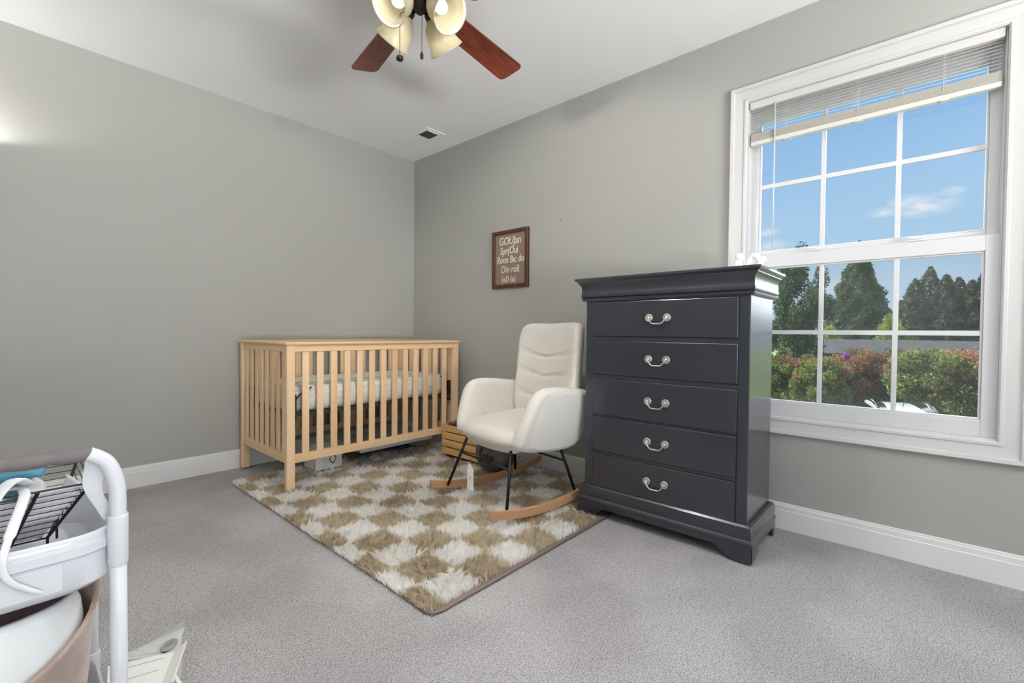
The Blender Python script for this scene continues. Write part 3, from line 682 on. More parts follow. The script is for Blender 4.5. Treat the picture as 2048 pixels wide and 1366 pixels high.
# ------------------------------------------------------------------ shag rug
RX0, RX1, RY0, RY1 = -1.690, -.125, -2.430, -.395
rug = thing('shag_rug', ((RX0+RX1)/2, (RY0+RY1)/2, 0), 'shaggy tan and cream checkerboard rug under the crib and chair', 'rug')
MB().box(RX0, RX1, RY0, RY1, .0005, .006).build('backing', bind_m, rug)
g = MB(); g.tube([(RX0+.02, RY0+.45, .008), (RX0-.002, RY0+.03, .008), (RX0+.012, RY0+.006, .008), (RX0+.04, RY0-.004, .008), (RX1, RY0-.004, .008)], .0072, 8, flat=.6)
g.build('binding', bind_m, rug, smooth=True)
def fur():
    NB = 260000
    # skip where furniture stands
    X = rng.uniform(RX0-.004, RX1, NB*1); Y = rng.uniform(RY0+.014, RY1, NB*1)
    keep = np.ones(NB, bool)
    keep &= ~((X > -.575) & (Y < -2.245))                      # dresser
    for (lx, ly) in ((-1.513, -.826), (-.195, -.826)): keep &= ~((abs(X-lx) < .027) & (abs(Y-ly) < .022))
    keep &= ~((X > -.37) & (Y < -.87) & (Y > -1.34)); keep &= ~((X > -1.25) & (X < -1.05) & (Y > -.605))
    ang = math.radians(171.13); dx = X+.727; dy = Y+1.886; lu = dx*math.cos(ang)+dy*math.sin(ang); lv = -dx*math.sin(ang)+dy*math.cos(ang)
    X, Y, lu, lv = X[keep], Y[keep], lu[keep], lv[keep]; n = len(X)
    S = .174; TC = .013
    # yarn tufts: every blade belongs to a tuft with its own lean, length and colour
    ci = np.floor((X+5)/TC).astype(int); cj = np.floor((Y+5)/TC).astype(int); nt = 600
    tid = (ci*nt+cj) % (nt*nt); rt = np.random.default_rng(3).random((nt*nt, 5))[tid]
    cx = (ci+.5+.6*(rt[:, 0]-.5))*TC-5; cy = (cj+.5+.6*(rt[:, 1]-.5))*TC-5
    tx = np.floor((cx+1.617)/S).astype(int); ty = np.floor((cy-RY0)/S).astype(int)
    cream = ((tx+ty) % 2 == 0)
    Ln = (.030+.018*rt[:, 2])*rng.uniform(.85, 1.1, n)
    near_rock = (np.abs(np.abs(lv)-(.293+.03*lu)) < .03) & (lu < .33) & (lu > -.55)
    Ln[near_rock] *= .55
    th = 2.2*np.sin(X*5.1+1)+1.9*np.cos(Y*4.3)+(rt[:, 3]-.5)*3.4+rng.normal(0, .35, n); lean = .25+.75*rt[:, 4]
    ox = np.cos(th)*lean*Ln*.75-(X-cx)*.3; oy = np.sin(th)*lean*Ln*.75-(Y-cy)*.3
    ed = X < RX0+.02; ox[ed] = -abs(ox[ed])*1.2
    ed2 = Y < RY0+.035; oy[ed2] = np.abs(oy[ed2])*.9
    hz = Ln*np.sqrt(np.clip(1-(lean*.75)**2, .15, 1))*.9
    wd = rng.uniform(.0008, .0015, n); pa = rng.uniform(0, PI, n); wx = np.cos(pa)*wd; wy = np.sin(pa)*wd
    z0 = np.full(n, .005)
    V = np.zeros((n, 5, 3))
    V[:, 0] = np.stack([X-wx, Y-wy, z0], 1); V[:, 1] = np.stack([X+wx, Y+wy, z0], 1)
    V[:, 2] = np.stack([X+ox*.35+wx*.9, Y+oy*.35+wy*.9, z0+hz*.65], 1); V[:, 3] = np.stack([X+ox*.35-wx*.9, Y+oy*.35-wy*.9, z0+hz*.65], 1)
    V[:, 4] = np.stack([X+ox, Y+oy, z0+hz], 1)
    c0 = np.array([(RX0+RX1)/2, (RY0+RY1)/2, 0]); V -= c0
    me = bpy.data.meshes.new('shag_pile'); me.vertices.add(n*5); me.vertices.foreach_set('co', V.reshape(-1))
    base = np.arange(n)[:, None]*5
    idx = np.concatenate([base+np.array([[0, 1, 2, 3]]), base+np.array([[3, 2, 4]])], 1).reshape(-1)
    me.loops.add(n*7); me.loops.foreach_set('vertex_index', idx.astype(np.int32))
    me.polygons.add(n*2); ls = (np.arange(n)[:, None]*7+np.array([[0, 4]])).reshape(-1); me.polygons.foreach_set('loop_start', ls.astype(np.int32))
    me.polygons.foreach_set('loop_total', np.tile([4, 3], n).astype(np.int32))
    me.materials.append(fur_cream); me.materials.append(fur_tan)
    me.polygons.foreach_set('material_index', np.repeat(np.where(cream, 0, 1), 2).astype(np.int32))
    me.update(calc_edges=True); me.validate()
    o = bpy.data.objects.new('shag_pile', me); COL.objects.link(o); o.parent = rug; o['kind'] = 'stuff'
fur()

# ------------------------------------------------------------------ ceiling fan
FC = Vector((-1.583, -2.201, 0)); BZ = 2.30
fan = thing('ceiling_fan', (FC.x, FC.y, H), 'ceiling fan with cherry-red wooden blades and four cream glass lamps', 'ceiling fan')
MB().lathe([(.001, H-.001), (.07, H-.001), (.072, H-.02), (.055, H-.06), (.02, H-.075), (.013, H-.08), (.013, H-.14)], (FC.x, FC.y, 0), n=28).build('canopy', bronze_m, fan, smooth=True)
MB().lathe([(.001, 2.50), (.05, 2.495), (.10, 2.47), (.125, 2.43), (.125, 2.37), (.10, 2.335), (.06, 2.32), (.001, 2.32)], (FC.x, FC.y, 0), n=36).build('motor_housing', bronze_m, fan, auto=40)
MB().lathe([(.001, 2.32), (.052, 2.318), (.056, 2.30), (.052, 2.28), (.042, 2.268), (.030, 2.255), (.014, 2.245), (.010, 2.238), (.001, 2.235)], (FC.x, FC.y, 0), n=28).build('light_hub', bronze_m, fan, smooth=True)
A0 = 7.2
for k in range(5):
    a = math.radians(A0+72*k); ca, sa = math.cos(a), math.sin(a)
    pitch = math.radians(-12)
    poly = rrect(.185, .632, -.064, .064, .028, 5)
    poly = [(p[0], p[1]*(.86+.20*(p[0]-.185)/.447)) for p in poly]
    def fp(x_, y_, t): 
        yy = y_*math.cos(pitch)-t*math.sin(pitch); zz = y_*math.sin(pitch)+t*math.cos(pitch)
        return (FC.x+x_*ca-yy*sa, FC.y+x_*sa+yy*ca, BZ+zz)
    def fpl(x_, y_, t): return (x_, y_, t)
    # blade has its own local frame so that the grain runs along it
    g = MB(); g.prism(poly, fpl, -.0035, .0035); bo = g.build('blade', cherry_m, fan, world=False, bevel=.0015)
    bo.matrix_local = Matrix.Translation((0, 0, BZ-H)) @ Matrix.Rotation(a, 4, 'Z') @ Matrix.Rotation(pitch, 4, 'X')
    g = MB(); g.prism([(.075, -.018), (.13, -.010), (.17, -.016), (.20, -.045), (.255, -.03), (.265, 0), (.255, .03), (.20, .045), (.17, .016), (.13, .010), (.075, .018)], lambda x_, y_, t: (fp(x_, y_, t)[0], fp(x_, y_, t)[1], fp(x_, y_, t)[2]+(.035 if x_ < .14 else 0)), .004, .009)
    g.build('blade_iron', bronze_m, fan)
SH = []
for k, az in enumerate((233.6-45, 233.6+45, 233.6+135, 233.6-135)):
    a = math.radians(az); dv = Vector((math.cos(a), math.sin(a), 0))
    tilt = math.radians(43)     # below horizontal... axis points outward and down
    ax = (dv*math.cos(tilt)+Vector((0, 0, -1))*math.sin(tilt)).normalized()
    neck = Vector((FC.x, FC.y, 0))+dv*.060+Vector((0, 0, 2.272))
    MB().tube(catmull([Vector((FC.x, FC.y, 2.285))+dv*.030, Vector((FC.x, FC.y, 2.298))+dv*.046, Vector((FC.x, FC.y, 2.292))+dv*.058, neck], 5), .009, 10).build('lamp_arm', bronze_m, fan, smooth=True)
    R_ = ax.to_track_quat('Z', 'Y').to_matrix()
    MB().lathe([(.001, -.012), (.022, -.010), (.027, .0), (.027, .022), (.024, .026)], neck, n=20, R=R_).build('lamp_socket', bronze_m, fan, smooth=True)
    pr = [(.026, .012), (.030, .022), (.046, .038), (.056, .060), (.058, .085), (.060, .105), (.070, .128), (.073, .134)]
    pin = [(r_-.003, z) for r_, z in pr[::-1]]
    sh = MB().lathe(pr+pin, neck, n=36, R=R_).build('lamp_shade', shade_m, fan, smooth=True); sh['label'] = 'cream alabaster glass lamp shade'
    MB().lathe([(.001, .02), (.013, .022), (.016, .035), (.024, .055), (.026, .07), (.02, .085), (.001, .092)], neck, n=18, R=R_).build('bulb', bulb_m, fan, smooth=True)
    ld = bpy.data.lights.new('fan_spill_light', 'SPOT'); ld.energy = 28; ld.color = (1, .97, .93); ld.shadow_soft_size = .025; ld.spot_size = math.radians(128); ld.spot_blend = .35
    lo_ = bpy.data.objects.new('fan_spill_light', ld); COL.objects.link(lo_); lo_.location = neck+ax*.104; lo_.rotation_euler = ax.to_track_quat('-Z', 'Y').to_euler()
    ld = bpy.data.lights.new('fan_bulb_light', 'POINT'); ld.energy = .12 if k < 2 else .5; ld.color = (1, .93, .80); ld.shadow_soft_size = .028
    lo_ = bpy.data.objects.new('fan_bulb_light', ld); COL.objects.link(lo_); lo_.location = neck+ax*.115
for (p0, ln_, rr) in ((Vector((-1.664, -2.186, 2.235)), .190, .013), (Vector((-1.600, -2.238, 2.235)), .165, .008)):
    g = MB().tube([Vector((FC.x, FC.y, 2.252))+(p0-Vector((FC.x, FC.y, p0.z))).normalized()*.03, Vector((p0.x, p0.y, 2.205)), p0-Vector((0, 0, ln_))], .0012, 5); pc = g.build('pull_chain', bronze_m, fan)
    g = MB()
    if rr > .01: g.lathe([(.001, -.009), (rr, -.007), (rr+.002, 0), (rr, .007), (.001, .009)], p0-Vector((0, 0, ln_+.008)), n=20, sx=.9, sy=.9)
    else: g.lathe([(.001, -.018), (.005, -.016), (.007, -.004), (.003, .010), (.001, .012)], p0-Vector((0, 0, ln_+.01)), n=14)
    g.build('pull_knob', bronze_m, pc, smooth=True)

# ------------------------------------------------------------------ floor lamp just left of the picture (its glow is on the wall), plus an added one
def torchiere(x, y, energy, label):
    fl = thing('floor_lamp', (x, y, 0), label, 'floor lamp')
    MB().lathe([(.001, 0.001), (.10, .001), (.10, .018), (.03, .028), (.012, .04)], (x, y, 0), n=30).build('base', bronze_m, fl, smooth=True)
    MB().tube([(x, y, .03), (x, y, 1.86)], .011, 12).build('pole', bronze_m, fl, smooth=True)
    MB().lathe([(.012, 1.85), (.04, 1.86), (.075, 1.90), (.090, 1.95), (.088, 1.95), (.072, 1.903), (.038, 1.864), (.012, 1.856)], (x, y, 0), n=32).build('lamp_bowl', bronze_m, fl, smooth=True)
    ld = bpy.data.lights.new('floor_lamp_light', 'POINT'); ld.energy = energy; ld.color = (1, .985, .96); ld.shadow_soft_size = .012
    lo_ = bpy.data.objects.new('floor_lamp_light', ld); COL.objects.link(lo_); lo_.location = (x, y, 1.925)
torchiere(-2.88, -.115, 9.5, 'slim floor lamp throwing light up the left wall')
torchiere(-4.2, -1.2, 45, 'added slim floor lamp out of view, lighting the ceiling')  # extra lamp added out of view to brighten the ceiling

# ------------------------------------------------------------------ utility cart, lower left
PX, PY, PY2, PXL = -2.561, -2.686, -2.335, -3.02
cart = thing('utility_cart', (-2.79, -2.51, 0), 'white plastic rolling utility cart with a grey grip handle, lower left', 'utility cart')
def tray(z0, z1, name):
    g = MB()
    x0, x1, y0, y1 = PXL+.002, PX+.003, PY-.011, PY2+.008
    R1 = rrect(x0+.015, x1-.015, y0+.012, y1-.012, .060, 8); R2 = rrect(x0, x1, y0, y1, .065, 8); R3 = rrect(x0-.004, x1+.004, y0-.005, y1+.005, .067, 8)
    Ri = rrect(x0+.006, x1-.006, y0+.006, y1-.006, .060, 8); Rb = rrect(x0+.018, x1-.018, y0+.015, y1-.015, .05, 8)
    n = len(R1); rows = [(R1, z0), (R2, z0+.012), (R2, z1-.034), (R3, z1-.030), (R3, z1-.016), (R2, z1-.012), (R2, z1-.004), (rrect(x0+.003, x1-.003, y0+.003, y1-.003, .063, 8), z1), (Ri, z1-.004), (Rb, z0+.012)]
    b0 = len(g.v)
    for P, z in rows: g.v += [(p[0], p[1], z) for p in P]
    g._f(rings_faces(len(rows), n, b0)); g._f([tuple(range(b0, b0+n))[::-1], tuple(range(b0+(len(rows)-1)*n, b0+len(rows)*n))])
    return g.build(name, cart_m, cart, auto=50)
t1 = tray(.576, .668, 'top_tray'); t2 = tray(.185, .285, 'middle_tray')
g = MB().box(PXL+.06, PX-.068, PY-.0128, PY-.008, .590, .632); g.build('label_panel', cart_m, t1, bevel=.001)
for (x, y) in ((PX, PY), (PX, PY2)):
    MB().tube([(x, y, .03), (x, y, .682)], .0118, 18).build('pole', cart_m, cart, smooth=True)
    for (zz0, zz1) in ((.602, .688), (.205, .285)):
        MB().lathe([(.0122, zz0), (.0138, zz0+.006), (.0142, zz1-.004), (.0135, zz1), (.0120, zz1)], (x, y, 0), n=20).build('pole_collar', cart_m, cart, smooth=True)
for (x, y) in ((PXL, PY), (PXL, PY2)):
    MB().tube([(x, y, .03), (x, y, .682)], .0118, 18).build('pole', cart_m, cart, smooth=True)
for (x, y) in ((PX, PY), (PX, PY2), (PXL, PY), (PXL, PY2)):
    MB().tube([(x-.008, y, .028), (x+.008, y, .028)], .0265, 18).build('caster', black_m, cart, smooth=False)
# handle loop on the near end
HZ = .796
loop = catmull([(PX, PY, .68), (PX, PY, .725), (PX-.004, PY, .753), (PX-.013, PY, .777), (PX-.025, PY, .789), (PX-.036, PY, HZ)], 6)
MB().tube(loop, .0116, 16).build('handle_bend', cart_m, cart, smooth=True)
loop = [Vector((PXL+PX-p.x, p.y, p.z)) for p in loop]
MB().tube(loop, .0116, 16).build('handle_bend', cart_m, cart, smooth=True)
pts = []; rad = []
xa = PX-.031; xb = PXL+.031; n_ = 90
for i in range(n_+1):
    x = xa+(xb-xa)*i/n_; s = (xa-x)/.048
    ph = s-math.floor(s); pts.append((x, PY, HZ)); rad.append(.0078+.0038*math.sin(PI*ph)**.5)
MB().tube(pts, rad, 18).build('grip', grip_m, cart, smooth=True)
# moulded brace from handle down to the tray
br_ = smooth_loop([(-2.600, .786), (-2.588, .790), (-2.576, .780), (-2.574, .760), (-2.579, .740), (-2.577, .720), (-2.568, .700), (-2.566, .672), (-2.576, .672), (-2.586, .698), (-2.600, .728), (-2.604, .748), (-2.600, .775)], 2)
MB().prism(br_, lambda a_, z, t: (a_, PY+.014+t+.10*max(0, .76-z), z), 0, .005).build('handle_brace', cart_m, cart, bevel=.001)

# wire basket in the top tray, with cloth and ribbon
wb = thing('wire_basket', (-2.78, -2.56, .60), 'black wire basket of white cloths standing in the cart top tray', 'basket')
zb, zt = .63, .735
# corners: near-right (bottom, top), far-right
nb = Vector((-2.638, -2.547, zb)); nt_ = Vector((-2.588, -2.630, zt)); fb_ = Vector((-2.620, -2.44, zb)); ft_ = Vector((-2.585, -2.40, zt)); mb0 = Vector((-2.682, -2.550, zb)); mt0 = Vector((-2.652, -2.6325, zt))
nlb = Vector((-2.95, -2.55, zb)); nlt = Vector((-2.97, -2.64, zt)); flb = Vector((-2.95, -2.44, zb)); flt = Vector((-2.98, -2.40, zt))
def lp(a, b_, t): return a+(b_-a)*t
g = MB()
for a, b_ in ((nb, nt_), (fb_, ft_), (nlb, nlt), (flb, flt), (mb0, mt0)): g.tube([a, b_], .0026, 8)
for a in (nb, fb_, nlb, flb): g.tube([a, (a.x, a.y, .590)], .002, 6)
for a, b_, c_, d_ in ((nt_, ft_, 0, 0), (ft_, flt, 0, 0), (flt, nlt, 0, 0), (nlt, nt_, 0, 0), (nb, fb_, 0, 0), (fb_, flb, 0, 0), (flb, nlb, 0, 0), (nlb, nb, 0, 0)): g.tube([a, b_], .0016, 6)
g.build('corner_rods', wire_m, wb)
g = MB()
for k in range(1, 9):
    t_ = k/9
    for (p, q, r_, s__) in ((nb, nt_, fb_, ft_), (nlb, nlt, nb, nt_), (fb_, ft_, flb, flt)): g.tube([lp(p, q, t_), lp(r_, s__, t_)], .0008, 5)
for k in range(1, 3):
    t_ = k/3; g.tube([lp(nlb, nb, t_), lp(nlt, nt_, t_)], .0008, 5)
g.build('wire_mesh', wire_m, wb)
def sheet(fn, nx, ny, m, name, parent=None, thick=.0012):
    g = MB(); 
    for j in range(ny+1):
        for i in range(nx+1): g.v.append(tuple(fn(i/nx, j/ny)))
    g._f([(j*(nx+1)+i, j*(nx+1)+i+1, (j+1)*(nx+1)+i+1, (j+1)*(nx+1)+i) for j in range(ny) for i in range(nx)])
    o = g.build(name, m, parent, smooth=True); md = o.modifiers.new('solid', 'SOLIDIFY'); md.thickness = thick; return o
ins = .006
def cl1(a, b_):
    # white cloth stuffed in the basket, following the near and right wire walls
    if a < .5: p = lp(lp(nlb, nb, a*2), lp(nlt, nt_, a*2), b_*.97)+Vector((0, ins, 0))
    else: p = lp(lp(nb, fb_, (a-.5)*2), lp(nt_, ft_, (a-.5)*2), b_*(.97-.5*(a-.5)))+Vector((-ins, 0, 0))
    w_ = .004*math.sin(a*37+b_*9)+.003*math.sin(a*17-b_*21)
    return p+Vector((-.3, 1, 0)).normalized()*(abs(w_)+.002)
cl = sheet(cl1, 60, 16, cloth_m, 'cloth_liner', None); tag(cl, 'crumpled white muslin cloth packed inside the black wire basket', 'cloth')
g = MB(); ol = smooth_loop([(-2.95, -2.545), (-2.650, -2.545), (-2.625, -2.44), (-2.95, -2.44)], 2)
g.pillow(ol, .08, .03, lambda a, b_, h: (a, b_-.35*(h+.03)*(b_ < -2.5)+.002*math.sin(a*60), .690+h+(.008*math.sin(a*45)*math.sin(b_*50) if h > 0 else 0)), er=5, ir=8)
tag(g.build('folded_cloth', cloth_m, None, smooth=True), 'folded white cloth bundle filling the wire basket behind the muslin', 'cloth')
g = MB(); g.box(-2.95, -2.640, -2.56, -2.46, .742, .757); tag(g.build('teal_case', teal_m, None, bevel=.005), 'flat teal plastic case lying on the cloths in the basket', 'case')
g = MB(); g.box(-2.95, -2.668, -2.615, -2.585, .722, .734); tag(g.build('green_case', green_m, None, bevel=.003), 'thin dark green plastic strip in front of the teal case', 'case')
g = MB().tube([(-2.70, -2.55, .772), (-2.655, -2.545, .768), (-2.615, -2.50, .758)], .003, 8); tag(g.build('white_wand', cart_m, None, smooth=True), 'thin white plastic stick resting on the teal case', 'stick')
# clear pouch with dark piping
g = MB()
for z in (.748,): g.tube(catmull([(-2.66, -2.47, z-.01), (-2.62, -2.46, z), (-2.585, -2.50, z+.012), (-2.588, -2.56, z+.034), (-2.59, -2.60, z+.045)], 6), .0018, 6)
# ribbon over the tray edge
rb = catmull([(-2.668, -2.61, .738), (-2.668, -2.642, .732), (-2.680, -2.672, .70), (-2.690, -2.708, .674), (-2.692, -2.711, .650), (-2.684, -2.708, .628), (-2.668, -2.706, .611), (-2.652, -2.709, .600)], 8)
g2 = MB().tube(rb, [.007]*20+[.005]*(len(rb)-28)+[.0045, .0045, .004, .004, .0035, .003, .003, .002], 8, flat=.35)
tag(g2.build('cloth_ribbon', cloth_m, None, smooth=True), 'white cloth tie hanging over the front rim of the cart', 'ribbon')
rb = catmull([(-2.664, -2.60, .745), (-2.676, -2.62, .757), (-2.692, -2.635, .748), (-2.715, -2.655, .71), (-2.74, -2.665, .67)], 8)
g2 = MB().tube(rb, .012, 8, flat=.3)
tag(g2.build('cloth_strap', cloth_m, None, smooth=True), 'wide white cloth strap folded over the wire basket at the left edge', 'strap')

# plush-trimmed basket and white tub on the middle tray
pb_ = thing('plush_basket', (-2.735, -2.50, .20), 'taupe plush basket on the cart middle tray around the white tub', 'basket')
def tilt_lathe(prof, c_, tz, n=44, sx=1, sy=1):
    g = MB()
    for (rr, z) in prof:
        for k in range(n):
            q = 2*PI*k/n; x, y = rr*math.cos(q)*sx, rr*math.sin(q)*sy
            g.v.append((c_[0]+x, c_[1]+y, c_[2]+z*(1+0)+(x*tz[0]+y*tz[1])*(z/.3)))
    g._f(rings_faces(len(prof), n, 0)); return g
tilt_lathe([(.001, .002), (.115, .002), (.125, .02), (.142, .16), (.152, .285), (.160, .300), (.158, .308), (.150, .300), (.136, .16), (.118, .02), (.001, .012)], (-2.725, -2.512, .185), (.2, .4)).build('body', plush_m, pb_, smooth=True)
tb = thing('white_tub', (-2.72, -2.50, .21), 'glossy white plastic tub sitting in the taupe plush basket', 'tub')
tilt_lathe([(.001, .0), (.082, .0), (.100, .012), (.120, .08), (.131, .17), (.132, .235), (.128, .268), (.122, .283), (.115, .286), (.110, .278), (.113, .235), (.112, .17), (.100, .08), (.086, .018), (.001, .012)], (-2.722, -2.525, .232), (.0, -.18)).build('shell', tubin_m, tb, smooth=True)
tilt_lathe([(.001, .0145), (.084, .022), (.0985, .08), (.1105, .17), (.1115, .235), (.1085, .272)], (-2.722, -2.525, .232), (.0, -.18)).build('lining', mauve_m, tb, smooth=True)

# ------------------------------------------------------------------ white packaging on the floor beside the cart
flat_ = lambda a_, b_, t_: (a_, b_, t_)
pk = thing('open_carton', (-2.44, -2.16, 0), 'white cardboard carton with folded flaps on the carpet right of the cart', 'carton')
MB().prism([(-2.53, -2.25), (-2.412, -2.262), (-2.345, -2.106), (-2.50, -2.035)], flat_, .002, .070).build('body', carton_m, pk, bevel=.0015)
g = MB(); g.hexa([(-2.416, -2.264, .0705), (-2.347, -2.106, .0705), (-2.362, -2.100, .0705), (-2.432, -2.258, .0705), (-2.402, -2.282, .094), (-2.330, -2.112, .094), (-2.333, -2.110, .097), (-2.405, -2.280, .097)][:4]+[(-2.400, -2.270, .090), (-2.332, -2.110, .090), (-2.334, -2.109, .093), (-2.403, -2.269, .093)]); g.build('flap', carton_m, pk, bevel=.0008)
g = MB(); g.hexa([(-2.372, -2.180, .010), (-2.352, -2.236, .004), (-2.362, -2.242, .004), (-2.382, -2.186, .010), (-2.380, -2.150, .052), (-2.374, -2.172, .050), (-2.382, -2.176, .050), (-2.388, -2.154, .052)]); g.build('flap', carton_m, pk, bevel=.0008)
g = MB().tube([(-2.49, -2.075, .071), (-2.39, -2.110, .071)], .0012, 5); g.tube([(-2.50, -2.13, .071), (-2.41, -2.155, .071)], .0012, 5); g.build('crease', mat('carton_crease', srgb(190, 190, 188), .7), pk)
cd_ = thing('card_packet', (-2.38, -2.0, 0), 'flat white card packet with an oval cut-out beside the white carton', 'packet')
MB().prism([(-2.452, -2.035), (-2.356, -2.085), (-2.318, -1.985), (-2.440, -1.990)], flat_, .002, .050).build('body', carton_m, cd_, bevel=.002)
MB().prism([(-2.462, -2.010), (-2.358, -2.092), (-2.306, -1.962), (-2.447, -1.976)], flat_, .0505, .054).build('card_face', carton_m, cd_, bevel=.001)
ov = lambda r1, r2, zz: [(-2.362+r1*math.cos(q)*.82+r2*math.sin(q)*.5, -2.038+r2*math.sin(q)*.9-r1*math.cos(q)*.2, zz) for q in [2*PI*k/28 for k in range(29)]]
g = MB(); g.prism([(p[0], p[1]) for p in ov(.022, .024, 0)[:-1]], flat_, .0542, .0552); g.build('dark_opening', mat('opening_slate', srgb(52, 58, 62), .6), cd_)
rg = thing('rubber_ring', (-2.362, -2.038, .055), 'grey rubber ring lying in the oval cut-out of the card packet', 'ring')
g = MB(); g.tube(ov(.018, .020, .0605), .0052, 10, cap=False, flat=1.0); g.build('band', ring_m, rg, smooth=True)
g = MB(); g.tube(ov(.0225, .0245, .0575), .0012, 6, cap=False); g.build('edge', ink_m, rg, smooth=True)
def fm_(a, b_):
    P00, P10, P11, P01 = Vector((-2.475, -2.015, .068)), Vector((-2.350, -2.112, .076)), Vector((-2.292, -1.930, .064)), Vector((-2.462, -1.955, .030))
    p = (P00*(1-a)+P10*a)*(1-b_)+(P01*(1-a)+P11*a)*b_
    p.z += .0035*math.sin(a*26+b_*9)*b_*(1-b_)*3+.010*math.sin(PI*b_)
    return p
fo = sheet(fm_, 30, 26, film_m, 'plastic_sleeve', None, thick=.0005); tag(fo, 'clear plastic sleeve over the card packet, its corner pointing across the carpet', 'plastic sleeve')
g = MB(); g.box(-2.545, -2.50, -2.335, -2.28, .002, .09); tag(g.build('navy_box', mat('navy_card', srgb(48, 46, 66), .6), None, bevel=.003), 'small dark navy box on the carpet behind the cart leg', 'box')

# ------------------------------------------------------------------ outdoors
GZ = -2.9
def leaf_mesh(name, P, size, mats, parent, asp=.55, up=.0, mi=None, seed=1):
    R_ = np.random.default_rng(seed); n = len(P)
    a = R_.normal(size=(n, 3)); a[:, 2] *= (1-up); a /= np.linalg.norm(a, axis=1)[:, None]
    b = R_.normal(size=(n, 3)); b -= (b*a).sum(1)[:, None]*a; b /= np.linalg.norm(b, axis=1)[:, None]
    s = size*R_.uniform(.6, 1.3, n)[:, None]
    V = np.stack([P-a*s, P+b*s*asp, P+a*s, P-b*s*asp], 1)
    if parent is not None: V = V-np.array(mw(parent).translation)
    me = bpy.data.meshes.new(name); me.vertices.add(n*4); me.vertices.foreach_set('co', V.reshape(-1))
    me.loops.add(n*4); me.loops.foreach_set('vertex_index', np.arange(n*4, dtype=np.int32)); me.polygons.add(n)
    me.polygons.foreach_set('loop_start', (np.arange(n)*4).astype(np.int32)); me.polygons.foreach_set('loop_total', np.full(n, 4, np.int32))
    for m in mats: me.materials.append(m)
    if mi is not None: me.polygons.foreach_set('material_index', mi.astype(np.int32))
    me.update(calc_edges=True)
    o = bpy.data.objects.new(name, me); COL.objects.link(o); o.parent = parent; return o
g_dark = mat('leaf_dark', srgb(58, 84, 52), .6, noise=(1.2, 3), col2=srgb(92, 118, 70), trans=(.3, srgb(90, 120, 60)))
g_con = mat('leaf_conifer', srgb(74, 102, 74), .7, noise=(.9, 3), col2=srgb(116, 140, 94), trans=(.2, srgb(90, 120, 60)))
g_far = mat('leaf_far_conifer', srgb(66, 80, 66), .7, noise=(.9, 3), col2=srgb(92, 102, 78), trans=(.2, srgb(90, 110, 70)))
g_mid = mat('leaf_shrub', srgb(84, 112, 46), .6, noise=(1.3, 3), col2=srgb(168, 182, 76), trans=(.35, srgb(150, 170, 70)))
g_red = mat('blossom_rust', srgb(158, 96, 84), .7, noise=(1.8, 3), col2=srgb(172, 122, 92), trans=(.3, srgb(180, 100, 80)))
g_pink = mat('blossom_pink', srgb(190, 70, 90), .7, trans=(.3, srgb(200, 90, 110)))
g_pur = mat('blossom_purple', srgb(170, 90, 170), .7, trans=(.3, srgb(190, 110, 190)))
bark = mat('bark', srgb(92, 78, 68), .9, noise=(8, 3), col2=srgb(66, 54, 46))
CAM = np.array([-2.6927, -3.6922])
def pos(azd, D): return CAM+D*np.array([math.cos(math.radians(azd)), math.sin(math.radians(azd))])
def az(px): return 41.82-math.degrees(math.atan((px-1024)/919.7))
def trunk(root, x, y, h, r_, n=1, seed=0, spread=.3):
    R_ = np.random.default_rng(seed); g = MB()
    for k in range(n):
        dx, dy = (R_.uniform(-spread, spread, 2) if n > 1 else (0, 0))
        g.tube(catmull([(x+dx*.15, y+dy*.15, GZ), (x+dx*.5, y+dy*.5, GZ+h*.4), (x+dx, y+dy, GZ+h*.75), (x+dx*1.3, y+dy*1.3, GZ+h)], 4), [r_*(1-.6*i/12) for i in range(13)], 8)
    g.build('trunk', bark, root, smooth=True)
def conifer(name, azd, D, ztop, rad, label, n, size, m, seed, group=None, cat='tree', taper=.93):
    x, y = pos(azd, D); R_ = np.random.default_rng(seed); h = ztop-GZ
    root = thing(name, (x, y, GZ), label, cat, group)
    t_ = R_.random(n)**.62; t_ = 1-t_                      # 0 bottom, 1 top (denser low)
    a = R_.uniform(0, 2*PI, n); tier = .78+.22*np.abs(np.sin(t_*h*2.6+np.sin(a*3+seed)*1.1)); lob = 1+.16*np.sin(a*5+t_*17+seed)+.10*np.sin(a*9-t_*31)
    rr = rad*(1-t_)**taper*tier*lob*np.sqrt(R_.uniform(.45, 1, n))+.03
    P = np.stack([x+rr*np.cos(a), y+rr*np.sin(a), GZ+.25+t_*(h-.25)-.10*rr], 1)
    leaf_mesh('foliage', P, size, [m], root, asp=.38, up=.35, seed=seed); trunk(root, x, y, h*.9, .12); return root
def clump(c, r_, n, R_):
    d = R_.normal(size=(n, 3)); d /= np.linalg.norm(d, axis=1)[:, None]; return np.array(c)+d*(R_.random(n)**.4)[:, None]*np.array(r_)
def broad(name, azd, D, ztop, rad, label, n, size, m, seed, nclump=22, group=None, zlow=None, cr_=.35, cat='tree'):
    x, y = pos(azd, D); R_ = np.random.default_rng(seed); root = thing(name, (x, y, GZ), label, cat, group)
    zl = GZ+.8 if zlow is None else zlow; zc = (zl+ztop)/2; hz = (ztop-zl)/2; P = []
    for k in range(nclump):
        d = R_.normal(size=3); d /= np.linalg.norm(d); q = R_.random()**.4*(1-cr_*.8); c_ = (x+d[0]*rad*q, y+d[1]*rad*q, zc+d[2]*hz*q)
        P.append(clump(c_, (rad*cr_, rad*cr_, hz*cr_*.9), n//nclump, R_))
    leaf_mesh('foliage', np.concatenate(P), size, [m], root, seed=seed); trunk(root, x, y, (zc-GZ), .11, 3, seed, .5); return root
